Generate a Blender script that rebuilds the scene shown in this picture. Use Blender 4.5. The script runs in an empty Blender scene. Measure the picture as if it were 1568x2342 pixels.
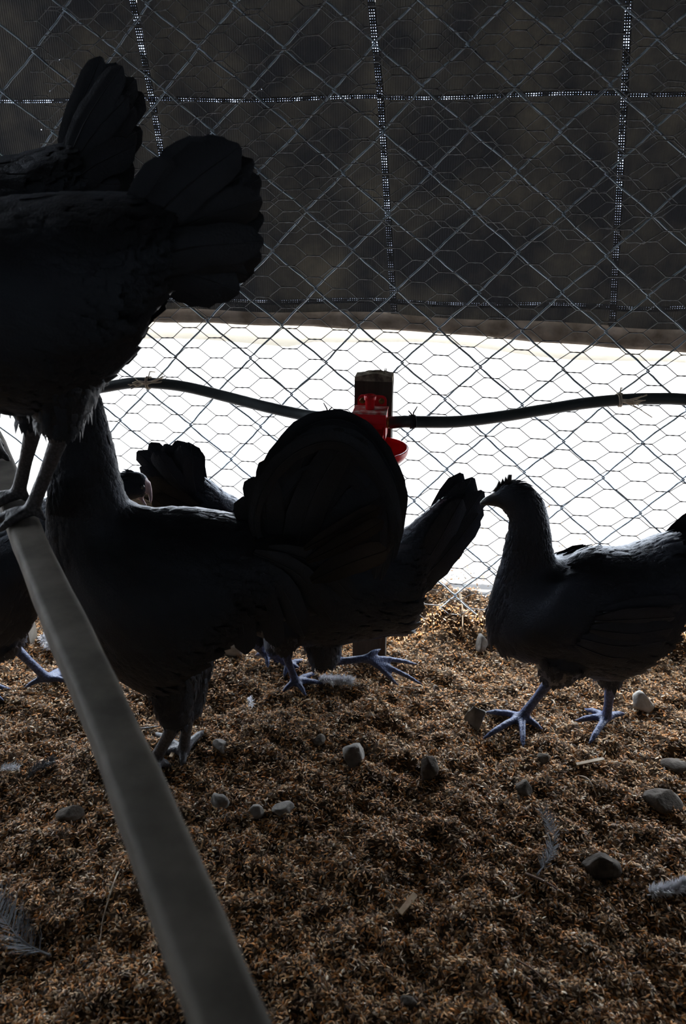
import bpy, bmesh, math, random
import numpy as np
from mathutils import Vector, Matrix

random.seed(7)
rng = np.random.default_rng(7)
S = bpy.context.scene
COL = S.collection

# ------------------------------------------------------------------ camera, world, sun, exposure
CAM_H, PITCH, FPX = 0.80, math.radians(24), 1786.0
cam_d = bpy.data.cameras.new('camera')
cam = bpy.data.objects.new('camera', cam_d)
COL.objects.link(cam)
cam.location = (0, 0, CAM_H)
cam.rotation_euler = (math.pi / 2 - PITCH, 0, 0)
cam_d.sensor_fit = 'VERTICAL'
cam_d.sensor_height = 23.6
cam_d.sensor_width = 15.8
cam_d.lens = FPX / 2342 * 23.6
cam_d.clip_start = 0.02
cam_d.dof.use_dof = True
cam_d.dof.focus_distance = 1.16
cam_d.dof.aperture_fstop = 4.2
S.camera = cam

world = bpy.data.worlds.new('world')
S.world = world
world.use_nodes = True
wb = world.node_tree.nodes['Background']
wb.inputs[0].default_value = (0.82, 0.9, 1.0, 1)
wb.inputs[1].default_value = 6.0

sun_d = bpy.data.lights.new('sun_offscreen', 'SUN')
sun = bpy.data.objects.new('sun_offscreen', sun_d)
COL.objects.link(sun)
sun_d.energy = 8.0
sun_d.angle = math.radians(0.6)
sun_d.color = (1.0, 0.96, 0.9)
_el, _az = math.radians(71), math.radians(14)      # high, from beyond the fence
_dir = Vector((math.sin(_az) * math.cos(_el), math.cos(_az) * math.cos(_el), math.sin(_el)))
sun.rotation_euler = _dir.to_track_quat('Z', 'Y').to_euler()
sun.location = (0.5, 3, 5)

S.view_settings.view_transform = 'Standard'
S.view_settings.look = 'None'
S.view_settings.gamma = 1.0
S.view_settings.use_curve_mapping = False
S.view_settings.exposure = 1.2

# ------------------------------------------------------------------ pixel helpers
CT, ST = math.cos(PITCH), math.sin(PITCH)
YAW = math.radians(8)
TY = math.tan(YAW)


def ray(px, py):
    dx = (px - 784) / FPX
    dy = -(py - 1171) / FPX
    return Vector((dx, CT + dy * ST, -ST + dy * CT))


def gp(px, py, z=0.0):
    """point of a horizontal plane seen at a pixel"""
    d = ray(px, py)
    return Vector((0, 0, CAM_H)) + d * ((z - CAM_H) / d.z)


def vp(px, py, y0, t=0.0):
    """point of the upright plane y = y0 - t*x seen at a pixel"""
    d = ray(px, py)
    return Vector((0, 0, CAM_H)) + d * (y0 / (d.y + t * d.x))


def pxsize(n, pt):
    """metres covered by n pixels at a point"""
    v = pt - Vector((0, 0, CAM_H))
    return n * (v.y * CT - v.z * ST) / FPX


FENCE_Y = 1.27


def fence(u, z, off=0.0):
    """fence coordinates: u along the fence, z up, off towards the coop"""
    c, s = math.cos(YAW), math.sin(YAW)
    return Vector((u * c - off * s, FENCE_Y - u * s - off * c, z))


# ------------------------------------------------------------------ object helpers
def tag(o, label=None, cat=None, group=None, kind=None):
    if label: o['label'] = label
    if cat: o['category'] = cat
    if group: o['group'] = group
    if kind: o['kind'] = kind
    return o


def link_mesh(name, verts, faces, mat=None, parent=None, smooth=True):
    me = bpy.data.meshes.new(name)
    me.from_pydata([tuple(v) for v in verts], [], faces)
    me.validate()
    return link(name, me, mat, parent, smooth)


def link(name, me, mat=None, parent=None, smooth=True):
    if mat:
        for m in (mat if isinstance(mat, (list, tuple)) else [mat]):
            me.materials.append(m)
    if smooth and len(me.polygons):
        me.polygons.foreach_set('use_smooth', [True] * len(me.polygons))
    o = bpy.data.objects.new(name, me)
    COL.objects.link(o)
    if parent:
        o.parent = parent
        w_par = parent.location.copy() if parent.parent is None else Vector((0, 0, 0))
        o.matrix_parent_inverse = Matrix.Translation(-w_par)
    return o


def empty(name, loc=(0, 0, 0)):
    o = bpy.data.objects.new(name, None)
    COL.objects.link(o)
    o.location = loc
    o.empty_display_size = 0.03
    return o


class MB:
    """collects geometry for ONE mesh"""
    def __init__(self):
        self.v, self.f = [], []

    def add(self, verts, faces):
        b = len(self.v)
        self.v += [Vector(p) for p in verts]
        self.f += [tuple(i + b for i in f) for f in faces]

    def box(self, c, s, rot=None):
        c, pts = Vector(c), []
        for x in (-1, 1):
            for y in (-1, 1):
                for z in (-1, 1):
                    p = Vector((x * s[0] / 2, y * s[1] / 2, z * s[2] / 2))
                    pts.append(c + (rot @ p if rot else p))
        self.add(pts, [(0, 1, 3, 2), (4, 6, 7, 5), (0, 4, 5, 1), (2, 3, 7, 6), (0, 2, 6, 4), (1, 5, 7, 3)])

    def tube(self, pts, r, n=6, cap=True):
        pts = [Vector(p) for p in pts]
        rs = r if isinstance(r, (list, tuple)) else [r] * len(pts)
        t0 = (pts[1] - pts[0]).normalized()
        up = Vector((0, 0, 1)) if abs(t0.z) < 0.9 else Vector((1, 0, 0))
        a = t0.cross(up).normalized()
        vs, fs = [], []
        for i, p in enumerate(pts):
            t = (pts[min(i + 1, len(pts) - 1)] - pts[max(i - 1, 0)])
            t = t.normalized() if t.length > 1e-9 else t0
            a = (a - t * a.dot(t))
            a = a.normalized() if a.length > 1e-6 else t.orthogonal().normalized()
            b = t.cross(a)
            for k in range(n):
                w = 2 * math.pi * k / n
                vs.append(p + (a * math.cos(w) + b * math.sin(w)) * rs[i])
        for i in range(len(pts) - 1):
            for k in range(n):
                k2 = (k + 1) % n
                fs.append((i * n + k, i * n + k2, (i + 1) * n + k2, (i + 1) * n + k))
        if cap:
            fs.append(tuple(range(n - 1, -1, -1)))
            fs.append(tuple((len(pts) - 1) * n + k for k in range(n)))
        self.add(vs, fs)

    def rings(self, rings, cap=True):
        n = len(rings[0])
        vs = [p for r in rings for p in r]
        fs = []
        for i in range(len(rings) - 1):
            for k in range(n):
                k2 = (k + 1) % n
                fs.append((i * n + k, i * n + k2, (i + 1) * n + k2, (i + 1) * n + k))
        if cap:
            fs.append(tuple(range(n - 1, -1, -1)))
            fs.append(tuple((len(rings) - 1) * n + k for k in range(n)))
        self.add(vs, fs)

    def lathe(self, prof, c, axis=Vector((0, 0, 1)), n=24):
        axis = Vector(axis).normalized()
        a = axis.orthogonal().normalized()
        b = axis.cross(a)
        rings = []
        for r, h in prof:
            rings.append([Vector(c) + axis * h + (a * math.cos(2 * math.pi * k / n) + b * math.sin(2 * math.pi * k / n)) * max(r, 1e-5) for k in range(n)])
        self.rings(rings)

    def build(self, name, mat=None, parent=None, smooth=True):
        return link_mesh(name, self.v, self.f, mat, parent, smooth)


def catmull(pts, sub):
    P = [np.array(p, float) for p in pts]
    out = []
    for i in range(len(P) - 1):
        p0, p1, p2, p3 = P[max(i - 1, 0)], P[i], P[i + 1], P[min(i + 2, len(P) - 1)]
        for j in range(sub):
            t = j / sub
            out.append(0.5 * ((2 * p1) + (-p0 + p2) * t + (2 * p0 - 5 * p1 + 4 * p2 - p3) * t * t + (-p0 + 3 * p1 - 3 * p2 + p3) * t ** 3))
    out.append(P[-1])
    return out


# ------------------------------------------------------------------ materials
def new_mat(name):
    m = bpy.data.materials.new(name)
    m.use_nodes = True
    nt = m.node_tree
    return m, nt, nt.nodes['Principled BSDF']


def nd(nt, t, **kw):
    n = nt.nodes.new(t)
    for k, v in kw.items():
        setattr(n, k, v)
    return n


def ramp(nt, stops, fac=None):
    r = nd(nt, 'ShaderNodeValToRGB')
    e = r.color_ramp.elements
    while len(e) < len(stops):
        e.new(0.5)
    for i, (p, c) in enumerate(stops):
        e[i].position = p
        e[i].color = (*c, 1)
    if fac is not None:
        nt.links.new(fac, r.inputs[0])
    return r


def noise_mat(name, stops, scale=20, rough=0.7, bump=0.2, bscale=None, detail=6, stretch=None, spec=0.5, metal=0.0, dist=0.01):
    m, nt, b = new_mat(name)
    tc = nd(nt, 'ShaderNodeTexCoord')
    mp = nd(nt, 'ShaderNodeMapping')
    nt.links.new(tc.outputs['Object'], mp.inputs[0])
    if stretch:
        mp.inputs['Scale'].default_value = stretch
    n = nd(nt, 'ShaderNodeTexNoise')
    n.inputs['Scale'].default_value = scale
    n.inputs['Detail'].default_value = detail
    nt.links.new(mp.outputs[0], n.inputs[0])
    r = ramp(nt, stops, n.outputs[0])
    nt.links.new(r.outputs[0], b.inputs['Base Color'])
    b.inputs['Roughness'].default_value = rough
    b.inputs['Specular IOR Level'].default_value = spec
    b.inputs['Metallic'].default_value = metal
    if bump:
        n2 = nd(nt, 'ShaderNodeTexNoise')
        n2.inputs['Scale'].default_value = bscale or scale * 3
        n2.inputs['Detail'].default_value = 6
        nt.links.new(mp.outputs[0], n2.inputs[0])
        bp = nd(nt, 'ShaderNodeBump')
        bp.inputs['Strength'].default_value = bump
        bp.inputs['Distance'].default_value = dist
        nt.links.new(n2.outputs[0], bp.inputs['Height'])
        nt.links.new(bp.outputs[0], b.inputs['Normal'])
    return m


M = {}
M['soil'] = noise_mat('soil', [(0.3, (0.035, 0.024, 0.016)), (0.5, (0.09, 0.06, 0.038)), (0.75, (0.2, 0.13, 0.075))], 60, 0.95, 0.8, 220, spec=0.1, dist=0.004)
M['outside'] = noise_mat('outside_ground', [(0.3, (0.115, 0.11, 0.104)), (0.7, (0.16, 0.155, 0.15))], 3, 0.9, 0.1, spec=0.2)
M['wood_perch'] = noise_mat('weathered_wood', [(0.3, (0.1, 0.088, 0.072)), (0.55, (0.165, 0.146, 0.12)), (0.8, (0.22, 0.196, 0.165))], 22, 0.75, 0.35, 60, stretch=(1, 1, 1), spec=0.3, dist=0.003)
M['wood_stake'] = noise_mat('dark_sawn_wood', [(0.3, (0.05, 0.042, 0.036)), (0.7, (0.11, 0.09, 0.075))], 60, 0.85, 0.5, 200, stretch=(1, 1, 0.15), spec=0.2, dist=0.002)
M['wood_end'] = noise_mat('pale_splintered_wood', [(0.35, (0.12, 0.1, 0.08)), (0.6, (0.42, 0.36, 0.28))], 90, 0.9, 0.4, spec=0.2, dist=0.002)
M['beam'] = noise_mat('dusty_beam', [(0.3, (0.1, 0.08, 0.062)), (0.55, (0.2, 0.165, 0.135)), (0.8, (0.3, 0.25, 0.21))], 30, 0.9, 0.4, 90, spec=0.15, dist=0.004)
M['wire'] = noise_mat('galvanised_wire', [(0.3, (0.24, 0.3, 0.36)), (0.7, (0.46, 0.55, 0.64))], 40, 0.45, 0, metal=0.55)
M['hex'] = noise_mat('thin_galvanised_wire', [(0.3, (0.12, 0.125, 0.135)), (0.7, (0.28, 0.29, 0.305))], 40, 0.55, 0, metal=0.4)
M['hose'] = noise_mat('dark_rubber_hose', [(0.35, (0.012, 0.02, 0.026)), (0.7, (0.04, 0.055, 0.06))], 25, 0.42, 0.1, 120, spec=0.5, dist=0.001)
M['rubber'] = noise_mat('black_rubber', [(0.3, (0.008, 0.009, 0.012)), (0.7, (0.02, 0.022, 0.028))], 50, 0.6, 0)
M['red'] = noise_mat('red_plastic', [(0.3, (0.66, 0.006, 0.014)), (0.7, (0.8, 0.012, 0.022))], 30, 0.3, 0.05, 200, spec=0.5, dist=0.001)
M['red_dusty'] = noise_mat('dusty_red_plastic', [(0.38, (0.5, 0.02, 0.025)), (0.52, (0.52, 0.2, 0.18)), (0.62, (0.62, 0.5, 0.47))], 70, 0.6, 0.1, 200, spec=0.4, dist=0.001)
M['brass'] = noise_mat('aged_brass', [(0.3, (0.16, 0.1, 0.03)), (0.7, (0.35, 0.25, 0.09))], 60, 0.45, 0.1, metal=0.8, dist=0.001)
M['twine'] = noise_mat('pale_twine', [(0.3, (0.6, 0.5, 0.38)), (0.7, (0.85, 0.76, 0.62))], 90, 0.9, 0)
M['roofing'] = noise_mat('dark_roofing', [(0.3, (0.05, 0.046, 0.042)), (0.7, (0.08, 0.075, 0.07))], 5, 0.9, 0)
M['stone_l'] = noise_mat('pale_stone', [(0.3, (0.3, 0.28, 0.25)), (0.7, (0.55, 0.52, 0.47))], 45, 0.9, 0.5, 150, spec=0.2, dist=0.003)
M['stone_m'] = noise_mat('grey_stone', [(0.3, (0.11, 0.1, 0.09)), (0.7, (0.28, 0.26, 0.235))], 45, 0.9, 0.5, 150, spec=0.2, dist=0.003)
M['stone_d'] = noise_mat('dark_clod', [(0.3, (0.05, 0.042, 0.036)), (0.7, (0.15, 0.13, 0.11))], 60, 0.95, 0.6, 200, spec=0.1, dist=0.003)
M['straw'] = noise_mat('dry_straw', [(0.3, (0.28, 0.21, 0.14)), (0.7, (0.5, 0.42, 0.32))], 40, 0.8, 0)
M['chip'] = noise_mat('pale_wood_chip', [(0.3, (0.62, 0.44, 0.28)), (0.7, (0.82, 0.64, 0.45))], 60, 0.8, 0.2, dist=0.001)
M['twig'] = noise_mat('brown_twig', [(0.3, (0.1, 0.06, 0.04)), (0.7, (0.25, 0.16, 0.11))], 60, 0.85, 0.2, dist=0.001)
M['down_w'] = noise_mat('white_down', [(0.3, (0.6, 0.6, 0.62)), (0.7, (0.85, 0.85, 0.88))], 30, 0.9, 0)
M['down_g'] = noise_mat('grey_down', [(0.3, (0.1, 0.1, 0.105)), (0.7, (0.24, 0.24, 0.25))], 30, 0.9, 0)


def feather_mat(name, a, b_, rough=0.5, spec=0.36, transl=None):
    m, nt, b = new_mat(name)
    tc = nd(nt, 'ShaderNodeTexCoord')
    n = nd(nt, 'ShaderNodeTexNoise')
    n.inputs['Scale'].default_value = 22
    n.inputs['Detail'].default_value = 3
    nt.links.new(tc.outputs['Object'], n.inputs[0])
    r = ramp(nt, [(0.35, a), (0.65, b_)], n.outputs[0])
    nt.links.new(r.outputs[0], b.inputs['Base Color'])
    b.inputs['Roughness'].default_value = rough
    b.inputs['Specular IOR Level'].default_value = spec
    b.inputs['Specular Tint'].default_value = (0.72, 0.82, 1.0, 1)
    n2 = nd(nt, 'ShaderNodeTexNoise')
    n2.inputs['Scale'].default_value = 420
    n2.inputs['Detail'].default_value = 2
    nt.links.new(tc.outputs['Object'], n2.inputs[0])
    bp = nd(nt, 'ShaderNodeBump')
    bp.inputs['Strength'].default_value = 0.35
    bp.inputs['Distance'].default_value = 0.002
    nt.links.new(n2.outputs[0], bp.inputs['Height'])
    nt.links.new(bp.outputs[0], b.inputs['Normal'])
    b.inputs['Sheen Weight'].default_value = 0.04
    b.inputs['Sheen Roughness'].default_value = 0.4
    b.inputs['Sheen Tint'].default_value = (0.6, 0.7, 1.0, 1)
    if transl:
        tr = nd(nt, 'ShaderNodeBsdfTranslucent')
        tr.inputs[0].default_value = (*transl, 1)
        mx = nd(nt, 'ShaderNodeMixShader')
        mx.inputs[0].default_value = 0.5
        out = nt.nodes['Material Output']
        nt.links.new(b.outputs[0], mx.inputs[1])
        nt.links.new(tr.outputs[0], mx.inputs[2])
        nt.links.new(mx.outputs[0], out.inputs[0])
    return m


M['black'] = feather_mat('black_feathers', (0.011, 0.011, 0.013), (0.016, 0.019, 0.024), 0.46, 0.45)
M['hen'] = feather_mat('blue_black_feathers', (0.012, 0.012, 0.0145), (0.019, 0.02, 0.028), 0.48, 0.45)
M['tail'] = feather_mat('black_tail_feathers', (0.011, 0.011, 0.012), (0.018, 0.018, 0.02), 0.5, 0.42)
M['brownf'] = feather_mat('brown_black_feathers', (0.02, 0.016, 0.012), (0.035, 0.028, 0.021), 0.55, 0.35, (0.02, 0.014, 0.009))
M['comb'] = noise_mat('black_comb_skin', [(0.3, (0.012, 0.011, 0.013)), (0.7, (0.03, 0.027, 0.03))], 80, 0.5, 0.3, dist=0.001)
M['beak'] = noise_mat('black_horn', [(0.3, (0.012, 0.012, 0.014)), (0.7, (0.03, 0.03, 0.034))], 60, 0.4, 0)
M['pinkbeak'] = noise_mat('pinkish_horn', [(0.3, (0.35, 0.24, 0.25)), (0.7, (0.55, 0.42, 0.42))], 60, 0.45, 0)
M['eye'] = noise_mat('dark_eye', [(0.3, (0.01, 0.01, 0.01)), (0.7, (0.02, 0.018, 0.015))], 10, 0.08, 0, spec=0.6)


def leg_mat(name, c1, c2):
    m, nt, b = new_mat(name)
    tc = nd(nt, 'ShaderNodeTexCoord')
    v = nd(nt, 'ShaderNodeTexVoronoi')
    v.inputs['Scale'].default_value = 330
    nt.links.new(tc.outputs['Object'], v.inputs[0])
    r = ramp(nt, [(0.1, c2), (0.75, c1)], v.outputs['Distance'])
    nt.links.new(r.outputs[0], b.inputs['Base Color'])
    b.inputs['Roughness'].default_value = 0.5
    bp = nd(nt, 'ShaderNodeBump')
    bp.inputs['Strength'].default_value = 0.5
    bp.inputs['Distance'].default_value = 0.001
    bp.invert = True
    nt.links.new(v.outputs['Distance'], bp.inputs['Height'])
    nt.links.new(bp.outputs[0], b.inputs['Normal'])
    return m


M['leg'] = leg_mat('slate_blue_scales', (0.028, 0.04, 0.095), (0.07, 0.097, 0.21))
M['leg_d'] = leg_mat('dark_grey_scales', (0.035, 0.035, 0.04), (0.08, 0.08, 0.09))


def tarp_mat():
    m, nt, b = new_mat('woven_shade_tarp')
    tc = nd(nt, 'ShaderNodeTexCoord')
    n = nd(nt, 'ShaderNodeTexNoise')
    n.inputs['Scale'].default_value = 9
    n.inputs['Detail'].default_value = 8
    n.inputs['Roughness'].default_value = 0.62
    nt.links.new(tc.outputs['Object'], n.inputs[0])
    r = ramp(nt, [(0.4, (0.03, 0.029, 0.029)), (0.55, (0.065, 0.059, 0.052)), (0.72, (0.14, 0.118, 0.092))], n.outputs[0])
    nt.links.new(r.outputs[0], b.inputs['Base Color'])
    b.inputs['Roughness'].default_value = 0.7
    b.inputs['Specular IOR Level'].default_value = 0.25
    # fine vertical ribs of the weave
    sx = nd(nt, 'ShaderNodeSeparateXYZ')
    nt.links.new(tc.outputs['UV'], sx.inputs[0])
    mu = nd(nt, 'ShaderNodeMath', operation='MULTIPLY')
    mu.inputs[1].default_value = 2 * math.pi / 0.004
    nt.links.new(sx.outputs[0], mu.inputs[0])
    si = nd(nt, 'ShaderNodeMath', operation='SINE')
    nt.links.new(mu.outputs[0], si.inputs[0])
    bp = nd(nt, 'ShaderNodeBump')
    bp.inputs['Strength'].default_value = 0.4
    bp.inputs['Distance'].default_value = 0.001
    nt.links.new(si.outputs[0], bp.inputs['Height'])
    nt.links.new(bp.outputs[0], b.inputs['Normal'])
    tr = nd(nt, 'ShaderNodeBsdfTranslucent')
    r2 = ramp(nt, [(0.4, (0.0025, 0.0025, 0.0028)), (0.72, (0.008, 0.007, 0.0055))], n.outputs[0])
    nt.links.new(r2.outputs[0], tr.inputs[0])
    mx = nd(nt, 'ShaderNodeMixShader')
    mx.inputs[0].default_value = 0.35
    nt.links.new(b.outputs[0], mx.inputs[1])
    nt.links.new(tr.outputs[0], mx.inputs[2])
    # a few stray pinholes in the weave
    v = nd(nt, 'ShaderNodeTexVoronoi')
    v.inputs['Scale'].default_value = 42
    nt.links.new(tc.outputs['UV'], v.inputs[0])
    lt = nd(nt, 'ShaderNodeMath', operation='LESS_THAN')
    lt.inputs[1].default_value = 0.03
    nt.links.new(v.outputs['Distance'], lt.inputs[0])
    n3 = nd(nt, 'ShaderNodeTexNoise')
    n3.inputs['Scale'].default_value = 11
    nt.links.new(tc.outputs['UV'], n3.inputs[0])
    gt = nd(nt, 'ShaderNodeMath', operation='GREATER_THAN')
    gt.inputs[1].default_value = 0.6
    nt.links.new(n3.outputs[0], gt.inputs[0])
    an = nd(nt, 'ShaderNodeMath', operation='MULTIPLY')
    nt.links.new(lt.outputs[0], an.inputs[0])
    nt.links.new(gt.outputs[0], an.inputs[1])
    tp = nd(nt, 'ShaderNodeBsdfTransparent')
    tp.inputs[0].default_value = (0.35, 0.38, 0.42, 1)
    mx2 = nd(nt, 'ShaderNodeMixShader')
    nt.links.new(an.outputs[0], mx2.inputs[0])
    nt.links.new(mx.outputs[0], mx2.inputs[1])
    nt.links.new(tp.outputs[0], mx2.inputs[2])
    nt.links.new(mx2.outputs[0], nt.nodes['Material Output'].inputs[0])
    return m


def seam_mat():
    """stitched seam: rows of needle holes that let daylight through"""
    m, nt, b = new_mat('stitched_seam')
    b.inputs['Base Color'].default_value = (0.05, 0.05, 0.052, 1)
    b.inputs['Roughness'].default_value = 0.6
    tc = nd(nt, 'ShaderNodeTexCoord')
    sx = nd(nt, 'ShaderNodeSeparateXYZ')
    nt.links.new(tc.outputs['UV'], sx.inputs[0])

    def cell(sock, period):
        d = nd(nt, 'ShaderNodeMath', operation='DIVIDE')
        d.inputs[1].default_value = period
        nt.links.new(sock, d.inputs[0])
        f = nd(nt, 'ShaderNodeMath', operation='FRACT')
        nt.links.new(d.outputs[0], f.inputs[0])
        s = nd(nt, 'ShaderNodeMath', operation='SUBTRACT')
        s.inputs[1].default_value = 0.5
        nt.links.new(f.outputs[0], s.inputs[0])
        a = nd(nt, 'ShaderNodeMath', operation='ABSOLUTE')
        nt.links.new(s.outputs[0], a.inputs[0])
        return a.outputs[0]

    # u runs along the seam in metres, v across it in metres
    au, av = cell(sx.outputs[0], 0.0040), cell(sx.outputs[1], 0.0032)
    n = nd(nt, 'ShaderNodeTexNoise')
    n.inputs['Scale'].default_value = 60
    n.inputs['Detail'].default_value = 3
    nt.links.new(tc.outputs['UV'], n.inputs[0])
    th = nd(nt, 'ShaderNodeMapRange')
    th.inputs['From Min'].default_value = 0.38
    th.inputs['From Max'].default_value = 0.72
    th.inputs['To Min'].default_value = 0.02
    th.inputs['To Max'].default_value = 0.27
    nt.links.new(n.outputs[0], th.inputs[0])
    c1 = nd(nt, 'ShaderNodeMath', operation='LESS_THAN')
    nt.links.new(au, c1.inputs[0])
    nt.links.new(th.outputs[0], c1.inputs[1])
    c2 = nd(nt, 'ShaderNodeMath', operation='LESS_THAN')
    nt.links.new(av, c2.inputs[0])
    nt.links.new(th.outputs[0], c2.inputs[1])
    an = nd(nt, 'ShaderNodeMath', operation='MULTIPLY')
    nt.links.new(c1.outputs[0], an.inputs[0])
    nt.links.new(c2.outputs[0], an.inputs[1])
    tp = nd(nt, 'ShaderNodeBsdfTransparent')
    tp.inputs[0].default_value = (0.17, 0.2, 0.25, 1)
    mx = nd(nt, 'ShaderNodeMixShader')
    nt.links.new(an.outputs[0], mx.inputs[0])
    nt.links.new(b.outputs[0], mx.inputs[1])
    nt.links.new(tp.outputs[0], mx.inputs[2])
    nt.links.new(mx.outputs[0], nt.nodes['Material Output'].inputs[0])
    return m


M['tarp'] = tarp_mat()
M['seam'] = seam_mat()


def flap_mat():
    m, nt, b = new_mat('pale_plastic_sheet')
    b.inputs['Base Color'].default_value = (0.7, 0.66, 0.58, 1)
    b.inputs['Roughness'].default_value = 0.6
    tr = nd(nt, 'ShaderNodeBsdfTranslucent')
    tr.inputs[0].default_value = (0.75, 0.72, 0.66, 1)
    mx = nd(nt, 'ShaderNodeMixShader')
    mx.inputs[0].default_value = 0.5
    nt.links.new(b.outputs[0], mx.inputs[1])
    nt.links.new(tr.outputs[0], mx.inputs[2])
    nt.links.new(mx.outputs[0], nt.nodes['Material Output'].inputs[0])
    return m


M['flap'] = flap_mat()


def husk_mat():
    m, nt, b = new_mat('rice_husk')
    at = nd(nt, 'ShaderNodeVertexColor')
    at.layer_name = 'col'
    nt.links.new(at.outputs[0], b.inputs['Base Color'])
    b.inputs['Roughness'].default_value = 0.65
    b.inputs['Specular IOR Level'].default_value = 0.3
    return m


M['husk'] = husk_mat()

# ------------------------------------------------------------------ structure: floor, bank, ground outside, roof, walls
_ph = rng.uniform(0, 6.28, (40,))
_kx = rng.normal(0, 1, (40,))
_ky = rng.normal(0, 1, (40,))


def fence_line(x):
    return FENCE_Y - TY * x


def ground_h(x, y):
    """height of the littered floor with the soil bank along the fence"""
    x = np.asarray(x, float)
    y = np.asarray(y, float)
    h = np.zeros_like(x + y)
    for i in range(40):
        if i < 14: k, a = 45, 0.0016
        elif i < 28: k, a = 120, 0.0011
        else: k, a = 260, 0.0007
        n = math.hypot(_kx[i], _ky[i]) + 1e-6
        h = h + a * np.sin(k * (_kx[i] / n * x + _ky[i] / n * y) * (0.7 + 0.6 * ((i * 37) % 10) / 10) + _ph[i])
    d = y - (FENCE_Y - TY * x)
    w = 0.012 * np.sin(9 * x + 1) + 0.008 * np.sin(23 * x)
    s = np.clip((d - w + 0.055) / 0.085, 0, 1)
    bank = 0.068 * s * s * (3 - 2 * s)
    flat = np.clip((d - 0.05) / 0.05, 0, 1)
    hh = (h - 0.002) * (1 + 0.5 * s) * (1 - 0.8 * flat) + bank
    return hh


def grid_obj(name, xs, ys, mat):
    X, Y = np.meshgrid(xs, ys)
    Y = np.where(Y > 0, Y * (fence_line(X) + 0.05) / 1.46, Y)
    Z = ground_h(X, Y)
    v = np.stack([X, Y, Z], -1).reshape(-1, 3)
    nx, ny = len(xs), len(ys)
    i = np.arange((ny - 1) * (nx - 1))
    r, c = i // (nx - 1), i % (nx - 1)
    a = r * nx + c
    f = np.stack([a, a + 1, a + 1 + nx, a + nx], -1)
    me = bpy.data.meshes.new(name)
    me.from_pydata(v.tolist(), [], f.tolist())
    return link(name, me, mat)


xs = np.concatenate([np.linspace(-2.4, -0.8, 18)[:-1], np.linspace(-0.8, 0.8, 290), np.linspace(0.8, 2.4, 18)[1:]])
ys = np.concatenate([np.linspace(-2.4, 0.0, 24)[:-1], np.linspace(0.0, 1.46, 270)])
tag(grid_obj('floor', xs, ys, M['soil']), 'dark littered soil floor of the coop', kind='structure')

g = MB()
gx = [-14, -6, -3, -1.5, 0, 1.5, 3, 6, 14]
gy = [0.045, 0.1, 0.8, 2, 4, 8, 15]
vs = [(x, fence_line(max(-2.4, min(2.4, x))) + y, 0.060 if y < 0.05 else 0.066) for y in gy for x in gx]
fs = [(r * 9 + c, r * 9 + c + 1, (r + 1) * 9 + c + 1, (r + 1) * 9 + c) for r in range(len(gy) - 1) for c in range(8)]
g.add(vs, fs)
tag(g.build('ground_outside', M['outside']), 'sunlit pale ground outside the fence', kind='structure')

r_ = MB(); r_.box((0, -0.45, 2.02), (5.0, 4.1, 0.04))
tag(r_.build('ceiling', M['roofing'], smooth=False), 'dark roof over the coop', kind='structure')
for nm, c, s in (('wall_left', (-2.45, -0.45, 1.0), (0.04, 4.0, 2.0)), ('wall_right', (2.45, -0.45, 1.0), (0.04, 4.0, 2.0)),
                 ('wall_back', (0, -2.45, 0.975), (4.86, 0.04, 1.95))):
    w_ = MB(); w_.box(c, s)
    tag(w_.build(nm, M['roofing'], smooth=False), 'dark coop wall', kind='structure')

# ------------------------------------------------------------------ tarp curtain outside the fence
TARP_Y = 1.43


def tp(px, py):
    return vp(px, py, TARP_Y, TY)


VS = [[(-1900, -900), (-1750, 0), (-1740, 230), (-1700, 690), (-1700, 712)],
      [(-420, -900), (-330, 0), (-290, 230), (-240, 690), (-235, 712)],
      [(215, -900), (303, 0), (348, 228), (428, 688), (434, 708)],
      [(790, -900), (848, 0), (870, 223), (899, 690), (901, 718)],
      [(1490, -900), (1437, 0), (1427, 214), (1402, 703), (1399, 745)],
      [(2130, -900), (2040, 0), (2000, 208), (1900, 712), (1895, 775)],
      [(4400, -900), (4300, 0), (4250, 190), (3900, 740), (3900, 900)]]


def curtain_pt(ci, fi, v):
    """ci column, fi 0..1 across it, v row coordinate 0..4"""
    def col(c):
        P = VS[c]
        i = min(int(v), 3)
        t = v - i
        a, b = P[i], P[i + 1]
        if i == 0:                       # up to the roof
            q = tp(*P[1])
            return Vector((q.x + (a[0] - b[0]) * 4e-4 * (1 - t), q.y, q.z + (2.0 - q.z) * (1 - t)))
        return tp(a[0] + (b[0] - a[0]) * t, a[1] + (b[1] - a[1]) * t)
    p = col(ci).lerp(col(ci + 1), fi)
    wav = 0.006 * math.sin(9 * p.x + 3 * p.z) + 0.004 * math.sin(21 * p.x + 1.3) * (1 if p.z < 1.2 else 0.4)
    p.y += wav * math.sin(math.pi * fi)
    p.z += 0.002 * math.sin(math.pi * fi * 2 + ci)
    return p


tarp = tag(empty('shade_tarp', tp(870, 718)), 'dark woven shade tarp with stitched seams hanging outside the wire fence', 'tarp')
ROWS = [(0, 2), (2, 3), (3, 4)]
SW = 0.0055          # half width of a seam


def uv_mesh(name, pts, nu, nv, mat, parent, swap=False):
    me = bpy.data.meshes.new(name)
    f = [(j * nu + i, j * nu + i + 1, (j + 1) * nu + i + 1, (j + 1) * nu + i) for j in range(nv - 1) for i in range(nu - 1)]
    me.from_pydata([tuple(p[0]) for p in pts], [], f)
    uvl = me.uv_layers.new(name='UVMap')
    for l in me.loops:
        uvl.data[l.index].uv = pts[l.vertex_index][1]
    return link(name, me, mat, parent)


def width(ci, v):
    return (curtain_pt(ci, 1, v) - curtain_pt(ci, 0, v)).length


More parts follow.
